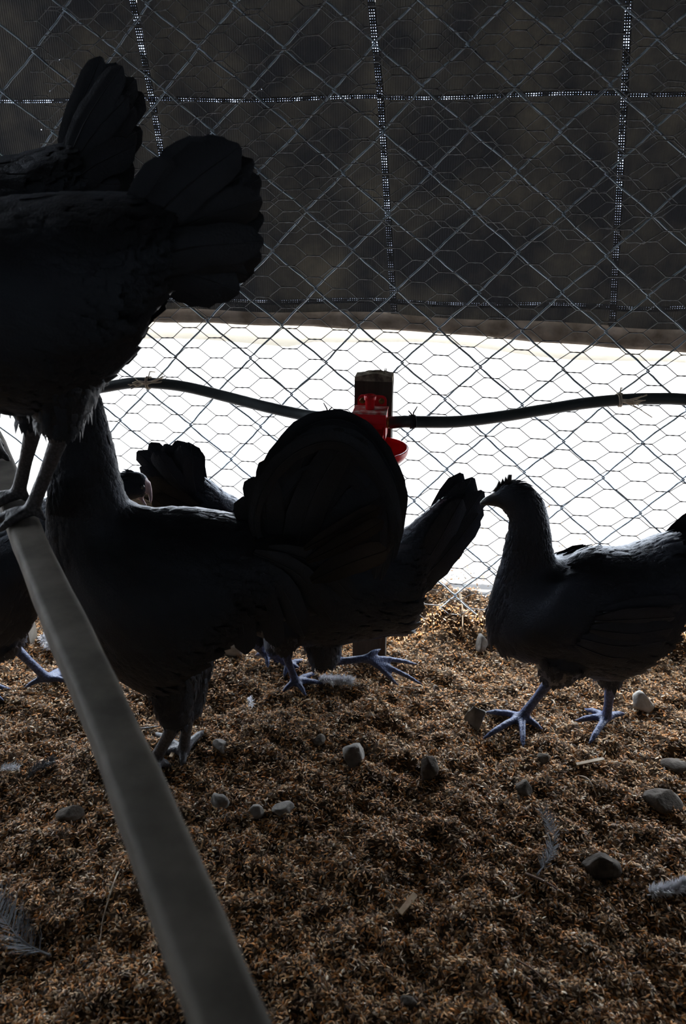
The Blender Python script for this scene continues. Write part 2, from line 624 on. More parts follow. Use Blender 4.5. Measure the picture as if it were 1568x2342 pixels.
for ci in range(6):
    for (v0, v1) in ROWS:
        nu, nv = 14, 14
        pts = []
        for j in range(nv):
            v = v0 + (v1 - v0) * j / (nv - 1)
            if j == 0 and v0 > 0: v += 0.012
            if j == nv - 1 and v1 < 4: v -= 0.010
            e = SW / width(ci, v)
            for i in range(nu):
                fi = e + (1 - 2 * e) * i / (nu - 1)
                p = curtain_pt(ci, fi, v)
                pts.append((p, (p.x, p.z)))
        uv_mesh('panel', pts, nu, nv, M['tarp'], tarp)
for ci in range(1, 6):
    pts, acc, last = [], 0, None
    nv = 60
    for j in range(nv):
        v = 4 * j / (nv - 1)
        p = curtain_pt(ci, 0, v)
        if last: acc += (p - last).length
        last = p.copy()
        for s in (-1, 1):
            q = p + Vector((math.cos(YAW), -math.sin(YAW), 0)) * s * SW * 1.1
            q.y -= 0.001
            pts.append((q, (acc, (s + 1) * SW)))
    uv_mesh('seam', pts, 2, nv, M['seam'], tarp)
for v0, hw in ((2, 0.0038), (3, 0.0048)):
    for ci in range(6):
        pts, acc, last = [], 0, None
        nu = 40
        top, bot = [], []
        for i in range(nu):
            p = curtain_pt(ci, i / (nu - 1), v0)
            if last: acc += (p - last).length
            last = p.copy()
            top.append((p + Vector((0, -0.0006, hw)), (acc + ci * 0.7, 2 * hw)))
            bot.append((p + Vector((0, -0.0006, -hw)), (acc + ci * 0.7, 0)))
        uv_mesh('seam', bot + top, nu, 2, M['seam'], tarp)

# rail under the tarp and the pale sheet edge hanging below it
rail_top = [(-300, 700), (330, 709), (700, 714), (900, 722), (1400, 748), (1568, 760), (1900, 785)]
rail_bot = [(-300, 726), (330, 734), (700, 746), (1000, 760), (1250, 783), (1568, 806), (1900, 838)]


def interp(P, x):
    for a, b in zip(P, P[1:]):
        if x <= b[0]:
            t = (x - a[0]) / (b[0] - a[0])
            return a[1] + (b[1] - a[1]) * t
    return P[-1][1]


rb = MB()
rings = []
for i, x in enumerate(np.linspace(-300, 1900, 40)):
    a = vp(x, interp(rail_top, x) - 22, TARP_Y + 0.035, TY)
    b = vp(x, interp(rail_bot, x) + 1.5 * math.sin(i * 1.7), TARP_Y + 0.035, TY)
    c, h = (a + b) / 2, (a - b).length / 2
    ring = []
    for k in range(12):
        w = 2 * math.pi * k / 12
        cs, sn = math.cos(w), math.sin(w)
        ring.append(c + Vector((0, 1, 0)) * 0.02 * math.copysign(abs(cs) ** 0.6, cs) + Vector((0, 0, 1)) * h * math.copysign(abs(sn) ** 0.6, sn))
    rings.append(ring)
rb.rings(rings)
rail = tag(rb.build('timber_rail', M['beam']), 'dusty grey-brown timber rail running below the hem of the shade tarp', 'rail')
fl = MB()
N_ = 40
fv = []
for i, x in enumerate(np.linspace(-300, 1900, N_)):
    top = vp(x, interp(rail_bot, x) - 6, TARP_Y + 0.058, TY)
    drop = 30 + 6 * math.sin(x * 0.011) + (14 if x < 700 else 0)
    bot = vp(x, interp(rail_bot, x) + drop, TARP_Y + 0.062, TY)
    fv += [top, bot, bot + Vector((0, 0.0015, 0)), top + Vector((0, 0.0015, 0))]
ff = []
for i in range(N_ - 1):
    for k in range(4):
        ff.append((i * 4 + k, i * 4 + (k + 1) % 4, (i + 1) * 4 + (k + 1) % 4, (i + 1) * 4 + k))
fl.add(fv, ff)
tag(fl.build('plastic_sheet', M['flap']), 'narrow pale plastic sheet edge showing under the timber rail', 'sheet')

# ------------------------------------------------------------------ chain link fence, one object per wire
chain = tag(empty('chain_link_fence', fence(0, 0)), 'galvanised chain-link fence with large diamond mesh behind the hens', 'fence')


def node(i, k):
    u = 0.3515 + 0.0635 * k - 0.0066 * i
    z = 0.504 + 0.0585 * i - 0.0003 * i * i
    u += 0.002 * math.sin(i * 1.9 + k * 0.7)
    z += 0.002 * math.sin(i * 0.8 + k * 1.3)
    return u, z


for k in range(-19, 7):
    pts = []
    for i in range(-9, 23):
        right = (i + k) % 2 != 0
        kk = k + 1 if right else k
        u, z = node(i, kk)
        e = 0.0022 if right else -0.0022
        # approach, bend around the neighbour, leave
        im, ip = node(i - 1, k if right else k + 1), node(i + 1, k if right else k + 1)
        front_in = right          # rising to the right lies behind, rising to the left lies in front
        yo_in, yo_out = (-0.0016, 0.0016) if right else (0.0016, -0.0016)
        for t, yo in ((0.30, yo_in), (0.13, yo_in)):
            pts.append(fence(u + (im[0] - u) * t * 0.92, z + (im[1] - z) * t, yo))
        pts.append(fence(u + e, z, 0))
        for t, yo in ((0.13, yo_out), (0.30, yo_out)):
            pts.append(fence(u + (ip[0] - u) * t * 0.92, z + (ip[1] - z) * t, yo))
    m_ = MB()
    m_.tube(pts, 0.00155, 6)
    m_.build('wire', M['wire'], chain)


# ------------------------------------------------------------------ chicken wire, one object per strand
def netting(label, z0, z1, u_ph, z_ph, off, shear, amp, seed):
    rn = random.Random(seed)
    root = tag(empty('chicken_wire', fence(0, z0)), label, 'wire netting')
    P, HH = 0.0412, 0.01635
    n0, n1 = int(-0.78 / P), int(0.62 / P)
    a1, a2, a3 = rn.uniform(0, 6), rn.uniform(0, 6), rn.uniform(0, 6)

    def warp(u, z):
        du = amp * (math.sin(6 * z + 3 * u + a1) + 0.5 * math.sin(15 * u + 9 * z + a2))
        dz = amp * (math.sin(7 * u + a3) + 0.6 * math.sin(4 * z * 3 + 6 * u + a1))
        return fence(u + du + shear * z, z + dz, off + 0.002 * math.sin(8 * u + a2) + 0.002 * math.sin(11 * z))
    lv0, lv1 = int(z0 / HH), int(z1 / HH)
    lv0 += lv0 % 2
    for lv in range(lv0, lv1, 2):
        for sgn in (1, -1):
            pts = []
            for j in range(n0, n1):
                u = u_ph + j * P
                z = z_ph + (lv + (sgn if j % 2 else 0)) * HH
                t = 0.0105
                pts.append(warp(u - t, z + 0.0006 * sgn))
                pts.append(warp(u, z - 0.0005 * sgn))
                pts.append(warp(u + t, z + 0.0006 * sgn))
            m_ = MB()
            m_.tube(pts, 0.00068, 4, cap=False)
            m_.build('strand', M['hex'], root)
    return root


netting('fine hexagonal chicken wire stretched over the lower part of the chain-link fence', -0.02, 1.02, 0.2865, 0.0134, 0.0082, 0.0, 0.003, 3)
netting('slack overlapping length of hexagonal chicken wire along the top of the fence', 0.72, 1.36, 0.27, 0.0, 0.0175, 0.05, 0.011, 8)

# ------------------------------------------------------------------ stake
STK = fence(0.062, 0, 0.10)
st_rot = Matrix.Rotation(-YAW, 3, 'Z')
stake = tag(empty('wooden_stake', STK), 'short dark wooden stake with a rough sawn top holding the red drinker', 'stake')
top_z = 0.512
sm = MB()
NX, W2, D2 = 15, 0.0285, 0.015
zs = [-0.03, 0.1, 0.2, 0.3, 0.4, 0.47, 0.503]
for side in (-1, 1):
    pass
rings = []
for z in zs:
    ring = []
    for (x, y) in [(-W2, -D2), (0, -D2), (W2, -D2), (W2, D2), (0, D2), (-W2, D2)]:
        ring.append(STK + st_rot @ Vector((x + random.uniform(-.0006, .0006), y, z)))
    rings.append(ring)
sm.rings(rings)
sm.build('post_body', M['wood_stake'], stake, smooth=False)
se = MB()
ring_lo, ring_hi = [], []
prof = [(x, -D2) for x in np.linspace(-W2, W2, NX)] + [(x, D2) for x in np.linspace(W2, -W2, NX)]
for q, (x, y) in enumerate(prof):
    ring_lo.append(STK + st_rot @ Vector((x, y, 0.5025)))
    ring_hi.append(STK + st_rot @ Vector((x * 0.985, y * 0.95, top_z - 0.003 + 0.006 * (0.5 + 0.5 * math.sin(x * 90 + 1.2)) * random.uniform(0.5, 1))))
se.rings([ring_lo, ring_hi])
for x in (0.014, 0.016, -0.008):
    b0 = STK + st_rot @ Vector((x, -0.004, top_z - 0.004))
    se.tube([b0, b0 + Vector((0.001, 0, 0.006)), b0 + Vector((0.003, 0, 0.014 if x > 0 else 0.008))], [0.0016, 0.0012, 0.0003], 5)
se.build('splintered_top', M['wood_end'], stake, smooth=False)

# ------------------------------------------------------------------ drinker
DR = tag(empty('poultry_drinker', STK + st_rot @ Vector((-0.001, -D2 - 0.003, 0.42))), 'red plastic cup drinker screwed to the short wooden stake', 'drinker')


def dpt(x, y, z):
    """local drinker frame: x right, y away from the coop, z up; origin at the box top back edge"""
    return STK + st_rot @ Vector((x - 0.001, y - D2 - 0.001, z + 0.464))


def dbox(mb, x0, x1, y0, y1, z0, z1):
    v = [dpt(x, y, z) for x in (x0, x1) for y in (y0, y1) for z in (z0, z1)]
    mb.add(v, [(0, 1, 3, 2), (4, 6, 7, 5), (0, 4, 5, 1), (2, 3, 7, 6), (0, 2, 6, 4), (1, 5, 7, 3)])


bp_ = MB()
rr, pts0 = 0.008, []
for cx, cz, a0 in ((0.022 - rr, 0.019 - rr, 0), (-0.022 + rr, 0.019 - rr, 90), (-0.022 + rr, -0.055 + rr, 180), (0.022 - rr, -0.055 + rr, 270)):
    for q in range(6):
        a = math.radians(a0 + 18 * q)
        pts0.append((cx + rr * math.cos(a), cz + rr * math.sin(a)))
bp_.rings([[dpt(x, 0, z) for x, z in pts0], [dpt(x, -0.004, z) for x, z in pts0]])
plate_o = bp_.build('back_plate', M['red'], DR, smooth=False)
bx = MB()
BW, BD, BH = 0.0245, 0.040, 0.026
dbox(bx, -BW, -BW + 0.003, -BD, -0.003, -BH - 0.012, 0)      # side walls
dbox(bx, BW - 0.003, BW, -BD, -0.003, -BH - 0.012, 0)
dbox(bx, -BW + 0.003, BW - 0.003, -BD, -BD + 0.003, -0.013, -0.0)  # front lip
dbox(bx, -BW + 0.003, BW - 0.003, -0.014, -0.003, -BH - 0.03, -0.002)   # back block
box_o = bx.build('valve_box', M['red'], DR, smooth=False)
lt_ = MB()
dbox(lt_, -BW - 0.0006, BW + 0.0006, -BD - 0.0006, -0.003, 0.0, 0.003)
lid_o = lt_.build('lid', M['red_dusty'], DR, smooth=False)
kb = MB()
kc = dpt(-0.001, -0.022, 0.003)
kb.lathe([(0.0001, 0), (0.0068, 0), (0.0068, 0.013), (0.0088, 0.0145), (0.0092, 0.0195), (0.0086, 0.0215), (0.0055, 0.022), (0.005, 0.0195), (0.0001, 0.0195)], kc, n=20)
kb.build('knob', M['red'], lid_o)
for x in (-0.0145, 0.0145):
    sc_ = MB()
    sc_.lathe([(0.0001, 0.0), (0.0046, 0.0), (0.0044, 0.0015), (0.003, 0.0022), (0.0026, 0.0014), (0.0001, 0.0014)], dpt(x, -0.004, 0.0105), axis=st_rot @ Vector((0, -1, 0)), n=14)
    sc_.build('screw', M['brass'], plate_o)
ch = MB()        # sloping tongue that feeds the cup
va = [(-0.020, -0.012, -0.028), (0.020, -0.012, -0.028), (0.017, -0.040, -0.066), (-0.017, -0.040, -0.066)]
ch.add([dpt(*p) for p in va] + [dpt(p[0], p[1] + 0.004, p[2] - 0.004) for p in va],
       [(0, 1, 2, 3), (7, 6, 5, 4), (0, 4, 5, 1), (1, 5, 6, 2), (2, 6, 7, 3), (3, 7, 4, 0)])
for s in (-1, 1):
    vb = [(s * 0.0175, -0.012, -0.026), (s * 0.0175, -0.04, -0.040), (s * 0.0165, -0.046, -0.064), (s * 0.0175, -0.012, -0.060)]
    ch.add([dpt(*p) for p in vb] + [dpt(p[0] + s * 0.002, p[1], p[2]) for p in vb],
           [(0, 1, 2, 3), (7, 6, 5, 4), (0, 4, 5, 1), (1, 5, 6, 2), (2, 6, 7, 3), (3, 7, 4, 0)])
ch.build('spout', M['red'], DR, smooth=False)
cp = MB()
CR = 0.05
prof = []
for q in range(9):
    a = math.pi / 2 * q / 8
    prof.append((CR * math.sin(a), -0.030 * math.cos(a)))
inner = [(r * 0.95, h + 0.0018) for r, h in reversed(prof)]
cp.lathe(prof + [(CR * 1.02, 0.0012)] + inner, dpt(0.010, -0.050, -0.048), n=36)
cp.build('cup', M['red'], DR)
for s in (-1, 1):
    nb = MB()
    c0 = dpt(s * BW, -0.022, -0.017)
    ax = st_rot @ Vector((s, 0, 0))
    nb.lathe([(0.0001, -0.001), (0.0075, -0.001), (0.0082, 0.001), (0.0082, 0.004), (0.006, 0.005), (0.005, 0.012), (0.0001, 0.012)], c0, axis=ax, n=14)
    nb.build('hose_nipple', M['brass'], box_o)

# ------------------------------------------------------------------ hoses
HB = 0.0092


def hose_pts(pix):
    out = []
    for (x, y, off) in pix:
        d = ray(x, y)
        yy = FENCE_Y - off
        out.append(Vector((0, 0, CAM_H)) + d * (yy / (d.y + TY * d.x)))
    return [Vector(p) for p in catmull(out, 6)]


nl, nr = dpt(-BW - 0.004, -0.022, -0.017), dpt(BW + 0.004, -0.022, -0.017)
hl = MB()
pl = hose_pts([(-260, 935, 0.026), (-60, 925, 0.024), (120, 905, 0.022), (225, 888, 0.022), (300, 876, 0.024), (360, 877, 0.024), (430, 886, 0.03), (520, 908, 0.045), (610, 931, 0.07), (700, 950, 0.095), (770, 957, 0.125), (815, 961, 0.138)])
pl = [p for p in pl if p.x < nl.x - 0.012] + [nl]
hl.tube(pl, HB, 14)
hose_l = tag(hl.build('water_hose', M['hose']), 'dark rubber hose sagging from its twine tie into the brass fitting behind the rooster tail', 'hose')
hr = MB()
pr = hose_pts([(925, 964, 0.138), (970, 965, 0.125), (1050, 964, 0.10), (1150, 952, 0.07), (1250, 936, 0.045), (1340, 922, 0.03), (1430, 914, 0.022), (1500, 912, 0.022), (1568, 914, 0.022), (1750, 930, 0.022)])
pr = [nr] + [p for p in pr if p.x > nr.x + 0.012]
hr.tube(pr, HB, 14)
hose_r = tag(hr.build('water_hose', M['hose']), 'dark rubber hose rising from the drinker towards the twine tie above the standing hen', 'hose')


def coil(mb, c, ax, r, wr, turns, pitch, ends=()):
    ax = ax.normalized()
    a = ax.orthogonal().normalized(); b = ax.cross(a)
    pts = []
    n = int(16 * turns)
    for i in range(n + 1):
        w = 2 * math.pi * i / 16
        pts.append(c + ax * (pitch * (i / 16 - turns / 2)) + (a * math.cos(w) + b * math.sin(w)) * r)
    mb.tube(pts, wr, 5)
    for e in ends:
        mb.tube(e, [wr] * (len(e) - 1) + [wr * 0.7], 5)


for par, c, ax, sgn in ((hose_l, Vector(pl[-5]), (pl[-1] - pl[-6]), -1), (hose_r, Vector(pr[4]), (pr[6] - pr[0]), 1)):
    cm = MB()
    e0 = c + Vector((0, -0.004, HB))
    coil(cm, c, Vector(ax), HB + 0.0008, 0.0011, 3.5, 0.0024,
         ends=[[e0, e0 + Vector((0.001 * sgn, 0, 0.006)), e0 + Vector((0.006 * sgn, -0.002, 0.016))],
               [e0, e0 + Vector((-0.003 * sgn, 0, 0.005)), e0 + Vector((-0.007 * sgn, 0.0, 0.009))]])
    cm.build('wire_clamp', M['rubber'], par)


def twine(label, c, ax, spread):
    t = MB()
    rn = random.Random(int(abs(c.x) * 1e4))
    coil(t, c, ax, HB + 0.001, 0.0013, 2.2, 0.003)
    f0 = c + Vector((0.0, -HB - 0.001, 0.002))
    for (dx, dz, L, n) in spread:
        for q in range(n):
            e = Vector((dx + rn.uniform(-.25, .25), rn.uniform(-.5, .1), dz + rn.uniform(-.3, .3))).normalized()
            mid = f0 + e * L * 0.5 + Vector((0, -0.001, rn.uniform(-.003, .003)))
            end = f0 + e * L * rn.uniform(.75, 1.1) + Vector((0, -0.002, rn.uniform(-.003, .004)))
            t.tube([Vector(p) for p in catmull([f0 + Vector((rn.uniform(-.002, .002), 0, rn.uniform(-.003, .003))), mid, end], 3)], 0.00075, 4)
    # loop back to the fence wire
    t.tube([c + Vector((0, 0.002, HB)), c + Vector((0.002, 0.008, HB + 0.008)), c + Vector((0.008, 0.018, HB + 0.005))], 0.0011, 5)
    tag(t.build('twine_tie', M['twine']), label, 'twine')


iL = min(range(len(pl)), key=lambda i: abs(pl[i].x - vp(338, 876, FENCE_Y - 0.024, TY).x))
iR = min(range(len(pr)), key=lambda i: abs(pr[i].x - vp(1420, 916, FENCE_Y - 0.022, TY).x))
twine('frayed pale twine tying the hose near the perched hen to the fence', Vector(pl[iL]), pl[iL + 1] - pl[iL - 1], [(-1, -0.15, 0.030, 5), (1, 0.28, 0.032, 6), (-0.9, 0.4, 0.026, 1)])
twine('bunched pale twine tying the hose above the standing hen to the fence', Vector(pr[iR]), pr[iR + 1] - pr[iR - 1], [(1, 0.25, 0.034, 8), (1, -0.02, 0.032, 6), (1, -0.65, 0.05, 1)])

# ------------------------------------------------------------------ perch
PZ = 0.43
pa, pb = gp(545, 2342, PZ), gp(66, 1210, PZ)
pd = (pb - pa).normalized()
PN = Vector((pd.y, -pd.x, 0))
perch = tag(empty('roost_perch', (pa.x, pa.y, 0)), 'weathered grey wooden roosting pole running past the rooster, a hen standing on it', 'perch')
pm = MB()
p_near = pa - pd * ((pa.y + 0.22) / pd.y)
p_far = pa + pd * ((1.235 - pa.y) / pd.y)
PW, PHt = 0.0172, 0.034
rings = []
prof = []
rad = 0.006
for cx, cz, a0 in ((PW - rad, -rad, 0), (-PW + rad, -rad, 90), (-PW + rad, -PHt + rad, 180), (PW - rad, -PHt + rad, 270)):
    for q in range(4):
        a = math.radians(a0 + 30 * q)
        prof.append((cx + rad * math.cos(a), cz + rad * math.sin(a)))
for i in range(41):
    c = p_near.lerp(p_far, i / 40)
    k = 1 + 0.03 * math.sin(i * 0.9) + 0.02 * math.sin(i * 2.3)
    sh = 0.002 * math.sin(i * 0.37 + 1)
    rings.append([c + PN * (x * k + sh) + Vector((0, 0, z * k + (0.0 if z > -0.01 else 0.0))) for x, z in prof])
pm.rings(rings)
pm.build('pole', M['wood_perch'], perch)
for c in (p_near + pd * 0.03, p_far - pd * 0.02):
    lg = MB()
    lg.box((c.x, c.y, (PZ - PHt) / 2 - 0.01), (0.035, 0.035, PZ - PHt + 0.02))
    lg.build('support_leg', M['wood_perch'], perch, smooth=False)


# ------------------------------------------------------------------ birds
def feather_geo(mb, pts, width, nrm, cup=0.12, tipf=0.55, shaft=True):
    """a long feather along pts; nrm = direction the flat side faces"""
    pts = [Vector(p) for p in pts]
    n = len(pts)
    vs = []
    for i, p in enumerate(pts):
        t = (pts[min(i + 1, n - 1)] - pts[max(i - 1, 0)]).normalized()
        side = t.cross(nrm).normalized()
        s = i / (n - 1)
        w = width * 0.5 * (0.30 + 0.70 * min(1, s / 0.35)) * (1 if s < 0.72 else math.sqrt(max(0.0, 1 - ((s - 0.72) / 0.28) ** 2 * (1 - 0.02))))
        w *= random.uniform(0.9, 1.06)
        up = nrm * cup * w
        vs += [p - side * w - up, p - side * w * 0.5 + up * 0.1, p + nrm * 0.0006, p + side * w * 0.5 + up * 0.1, p + side * w - up]
    fs = []
    for i in range(n - 1):
        for k in range(4):
            fs.append((i * 5 + k, i * 5 + k + 1, (i + 1) * 5 + k + 1, (i + 1) * 5 + k))
    mb.add(vs, fs)
    if shaft:
        mb.tube([p + nrm * 0.0008 for p in pts], [0.0012 * (1 - 0.75 * i / (n - 1)) for i in range(n)], 4)


class Bird:
    def __init__(self, name, label, cat, y0, yaw, stations, wf, group=None, mat='black', legmat='leg', seed=1):
        """stations: (top px, bottom px) from beak to rump; wf: width/height factor per station"""
        self.y0, self.t = y0, math.tan(math.radians(yaw))
        c = 1 / math.hypot(1, self.t)
        self.n = Vector((-self.t * c, -c, 0))          # towards the camera side
        self.rn = random.Random(seed)
        self.mat, self.legmat = mat, legmat
        self.ctrl = stations
        arr = []
        for (a, b), w in zip(stations, wf):
            A, B = self.P(*a), self.P(*b)
            k_ = min(0.006, 0.06 * (A - B).length)      # room for the plumage
            e_ = (A - B).normalized() * k_
            A, B = A - e_ * 0.5, B + e_ * 1.6
            arr.append((*A, *B, w))
        self.sub = 4
        self.loft = catmull(arr, self.sub)
        self.mb = MB()
        self.rings = self.make_rings(self.loft)
        self.mb.rings(self.rings)
        self.segs = []              # (p, q, r, material index)
        self.name, self.label, self.cat, self.group = name, label, cat, group
        self.extra = []

    def P(self, px, py, off=0.0):
        """point in the bird's upright middle plane, moved off towards the camera side"""
        p = vp(px, py, self.y0, self.t)
        return p + self.n * off

    def make_rings(self, loft, n=22):
        rings = []
        for s in loft:
            A, B, w = Vector(s[0:3]), Vector(s[3:6]), s[6]
            c = (A + B) / 2
            u = (A - B) / 2
            r = u.length
            ring = []
            for k in range(n):
                a = 2 * math.pi * k / n
                ring.append(c + u * math.cos(a) + self.n * (r * w * math.sin(a)))
            rings.append(ring)
        return rings

    def limb(self, pts, rs, mi, n=10):
        self.mb.tube(pts, rs, n)
        for a, b, ra, rb in zip(pts, pts[1:], rs, rs[1:]):
            self.segs.append((a, b, max(ra, rb), mi))

    def leg(self, hip, hock, foot, toes, off, r_hip=0.045, r_hock=0.013, r_sh=0.0072, z=0.0, foot_pt=None, toe_pts=None, hip_off=None):
        """px positions; foot and toes stand on the plane z"""
        F = foot_pt if foot_pt is not None else gp(*foot, z + 0.011)
        hk = self.P(*hock)
        dy = (F - self.P(*foot)).dot(self.n)
        hk = self.P(hock[0], hock[1], dy if foot_pt is None else off)
        hp = self.P(hip[0], hip[1], off if hip_off is None else hip_off)
        mid = hp.lerp(hk, 0.55)
        up_ = hp - hk
        self.mb.tube([hp + up_ * 0.45, hp + up_ * 0.25, hp, mid, hk.lerp(mid, 0.12), hk + (hk - mid) * 0.12], [r_hip * 0.25, r_hip * 0.7, r_hip, r_hip * 0.68, r_hock * 1.35, r_hock * 0.85], 12)
        self.thigh(hp, hk, r_hip, r_hock)
        self.limb([hk + (hk - F) * 0.05, hk.lerp(F, 0.12), hk.lerp(F, 0.5), hk.lerp(F, 0.88), F], [r_sh * 1.25, r_sh * 1.15, r_sh * 0.92, r_sh, r_sh * 1.2], 1)
        for q, tpx in enumerate(toes):
            T = toe_pts[q] if toe_pts else gp(tpx[0], tpx[1], z + 0.0035)
            d = T - F
            r0, r1 = r_sh * 0.86, r_sh * 0.5
            m1 = F.lerp(T, 0.4) + Vector((0, 0, 0.0035))
            m2 = F.lerp(T, 0.75) + Vector((0, 0, 0.0022))
            self.limb([F, m1, m2, F.lerp(T, 0.9), T + d.normalized() * 0.004 - Vector((0, 0, 0.001))], [r0, r0 * 0.85, r0 * 0.75, r1, r1 * 0.45], 1, 8)

    def thigh(self, hp, hk, r0, r1):
        self.extra.append((hp, hk, r0, r1))

    def beak(self, pts, rs, mi=2):
        self.limb([self.P(*p) for p in pts], rs, mi, 10)

    def finish(self, base, plum=2600, voxel=0.003, flen=1.0, lift=1.0, tail=(), brown=(), comb=None, eye=None, wing=None, tailw=1.0, beakmat='beak', fluffy=True):
        root = tag(empty(self.name, base), self.label, self.cat, self.group)
        self.root = root
        # one continuous body
        me = bpy.data.meshes.new('tmp')
        me.from_pydata([tuple(v) for v in self.mb.v], [], self.mb.f)
        bm = bmesh.new(); bm.from_mesh(me)
        bmesh.ops.recalc_face_normals(bm, faces=bm.faces)
        bm.to_mesh(me); bm.free()
        tmp = bpy.data.objects.new('tmp', me)
        COL.objects.link(tmp)
        md = tmp.modifiers.new('r', 'REMESH'); md.mode = 'VOXEL'; md.voxel_size = voxel; md.use_smooth_shade = True
        sm_ = tmp.modifiers.new('s', 'SMOOTH'); sm_.factor = 0.5; sm_.iterations = 3
        dg = bpy.context.evaluated_depsgraph_get()
        body_me = bpy.data.meshes.new_from_object(tmp.evaluated_get(dg), depsgraph=dg)
        bpy.data.objects.remove(tmp)
        body_me.materials.clear()
        for m in (M[self.mat], M[self.legmat], M[beakmat]):
            body_me.materials.append(m)
        np_ = len(body_me.polygons)
        cen = np.empty(np_ * 3); body_me.polygons.foreach_get('center', cen); cen = cen.reshape(-1, 3)
        mi = np.zeros(np_, int)
        for a, b, r, m in self.segs:
            a_, b_ = np.array(a), np.array(b)
            ab = b_ - a_
            t = np.clip(((cen - a_) @ ab) / (ab @ ab + 1e-12), 0, 1)
            d = np.linalg.norm(cen - (a_ + t[:, None] * ab), axis=1)
            mi[d < r * 1.25 + 0.0012] = m
        body_me.polygons.foreach_set('material_index', mi)
        body_me.polygons.foreach_set('use_smooth', [True] * np_)
        body = link('body', body_me, None, root)
        # plumage
        self.plumage(plum, flen, lift)
        wm = M[self.mat]
        for spec in tail:
            pts, w, off = spec[:3]
            mt = spec[3] if len(spec) > 3 else 'tail'
            P = [Vector(p) for p in catmull([self.P(x, y, off) for x, y in pts], 5 if len(pts) > 2 else 9)]
            if len(P) < 4: P = [P[0].lerp(P[-1], i / 8) for i in range(9)]
            wmt = pxsize(w, P[len(P) // 2])
            tilt = self.n + Vector((0, 0, 1)) * self.rn.uniform(-.25, .25) + Vector((1, 0, 0)) * self.rn.uniform(-.15, .15)
            f = MB()
            feather_geo(f, P, wmt * tailw, tilt.normalized())
            f.build('tail_feather' if (len(spec) < 5) else spec[4], M[mt], root)
        if comb:
            poly, th = comb
            P = [self.P(x, y) for x, y in poly]
            c = MB()
            cen_ = sum(P, Vector()) / len(P)
            ring = lambda o, k: [cen_ + (p - cen_) * k + self.n * o for p in P]
            c.rings([ring(-th, 0.86), ring(-th * 0.5, 1.0), ring(th * 0.5, 1.0), ring(th, 0.86)])
            c.build('comb', M['comb'], root)
        if eye:
            for s in (-1, 1):
                e = MB()
                e.lathe([(0.0001, -0.003), (0.0028, -0.002), (0.0036, 0.0), (0.0028, 0.002), (0.0001, 0.0032)], self.P(eye[0], eye[1], s * eye[2]), axis=self.n * s, n=12)
                e.build('eye', M['eye'], root)
        return root

    def plumage(self, n, flen, lift):
        rn = self.rn
        mb = MB()
        L = len(self.loft)
        # choose rows by surface measure
        per = []
        for i in range(L - 1):
            s = self.loft[i]
            r = (Vector(s[0:3]) - Vector(s[3:6])).length / 2
            q = self.loft[i + 1]
            d = ((Vector(s[0:3]) + Vector(s[3:6])) / 2 - (Vector(q[0:3]) + Vector(q[3:6])) / 2).length
            per.append(max(r * d, 1e-7) / max(0.25, min(1, r / 0.07)))
        cum = np.cumsum(per); cum /= cum[-1]
        for _ in range(n):
            i = int(np.searchsorted(cum, rn.random()))
            i = min(i, L - 2)
            if i < 6: continue
            s, q = self.loft[i], self.loft[i + 1]
            f = rn.random()
            A = Vector(s[0:3]).lerp(Vector(q[0:3]), f); B = Vector(s[3:6]).lerp(Vector(q[3:6]), f)
            c, u = (A + B) / 2, (A - B) / 2
            r = u.length
            w = s[6]
            a = rn.uniform(0, 2 * math.pi)
            p = c + u * math.cos(a) + self.n * (r * w * math.sin(a))
            A2, B2 = Vector(self.loft[i + 1][0:3]), Vector(self.loft[i + 1][3:6])
            A1, B1 = Vector(s[0:3]), Vector(s[3:6])
            k = (1 + math.cos(a)) / 2
            t = ((A2 - A1) * k + (B2 - B1) * (1 - k))
            if t.length < 1e-6: continue
            t.normalize()
            nr_ = (u.normalized() * math.cos(a) + self.n * (math.sin(a) / max(w, 0.3)))
            nr_ = (nr_ - t * nr_.dot(t)).normalized()
            ln = flen * (0.006 + 0.024 * min(1, r / 0.085)) * rn.uniform(0.7, 1.3)
            wd = ln * rn.uniform(0.26, 0.42)
            t = (t + Vector((0, 0, -0.25 if nr_.z > -0.2 else 0.0)) + Vector((rn.uniform(-.2, .2), rn.uniform(-.2, .2), rn.uniform(-.2, .2)))).normalized()
            t = (t - nr_ * t.dot(nr_)).normalized()
            if nr_.z < -0.25: ln *= 0.7
            sd = t.cross(nr_).normalized()
            l0, l1 = 0.0004, lift * rn.uniform(0.02, 0.11) * ln
            b0 = p - nr_ * 0.001
            m_ = p + t * ln * 0.55 + nr_ * (l0 + l1 * 0.8)
            e_ = p + t * ln + nr_ * (l1 * 0.7)
            mb.add([b0 - sd * wd * .25, b0 + sd * wd * .25, m_ - sd * wd * .5 - nr_ * .0012, m_ + nr_ * .0005, m_ + sd * wd * .5 - nr_ * .0012, e_ - sd * wd * .2, e_ + sd * wd * .2],
                   [(0, 3, 2), (0, 1, 3), (1, 4, 3), (2, 3, 5), (3, 6, 5), (3, 4, 6)])
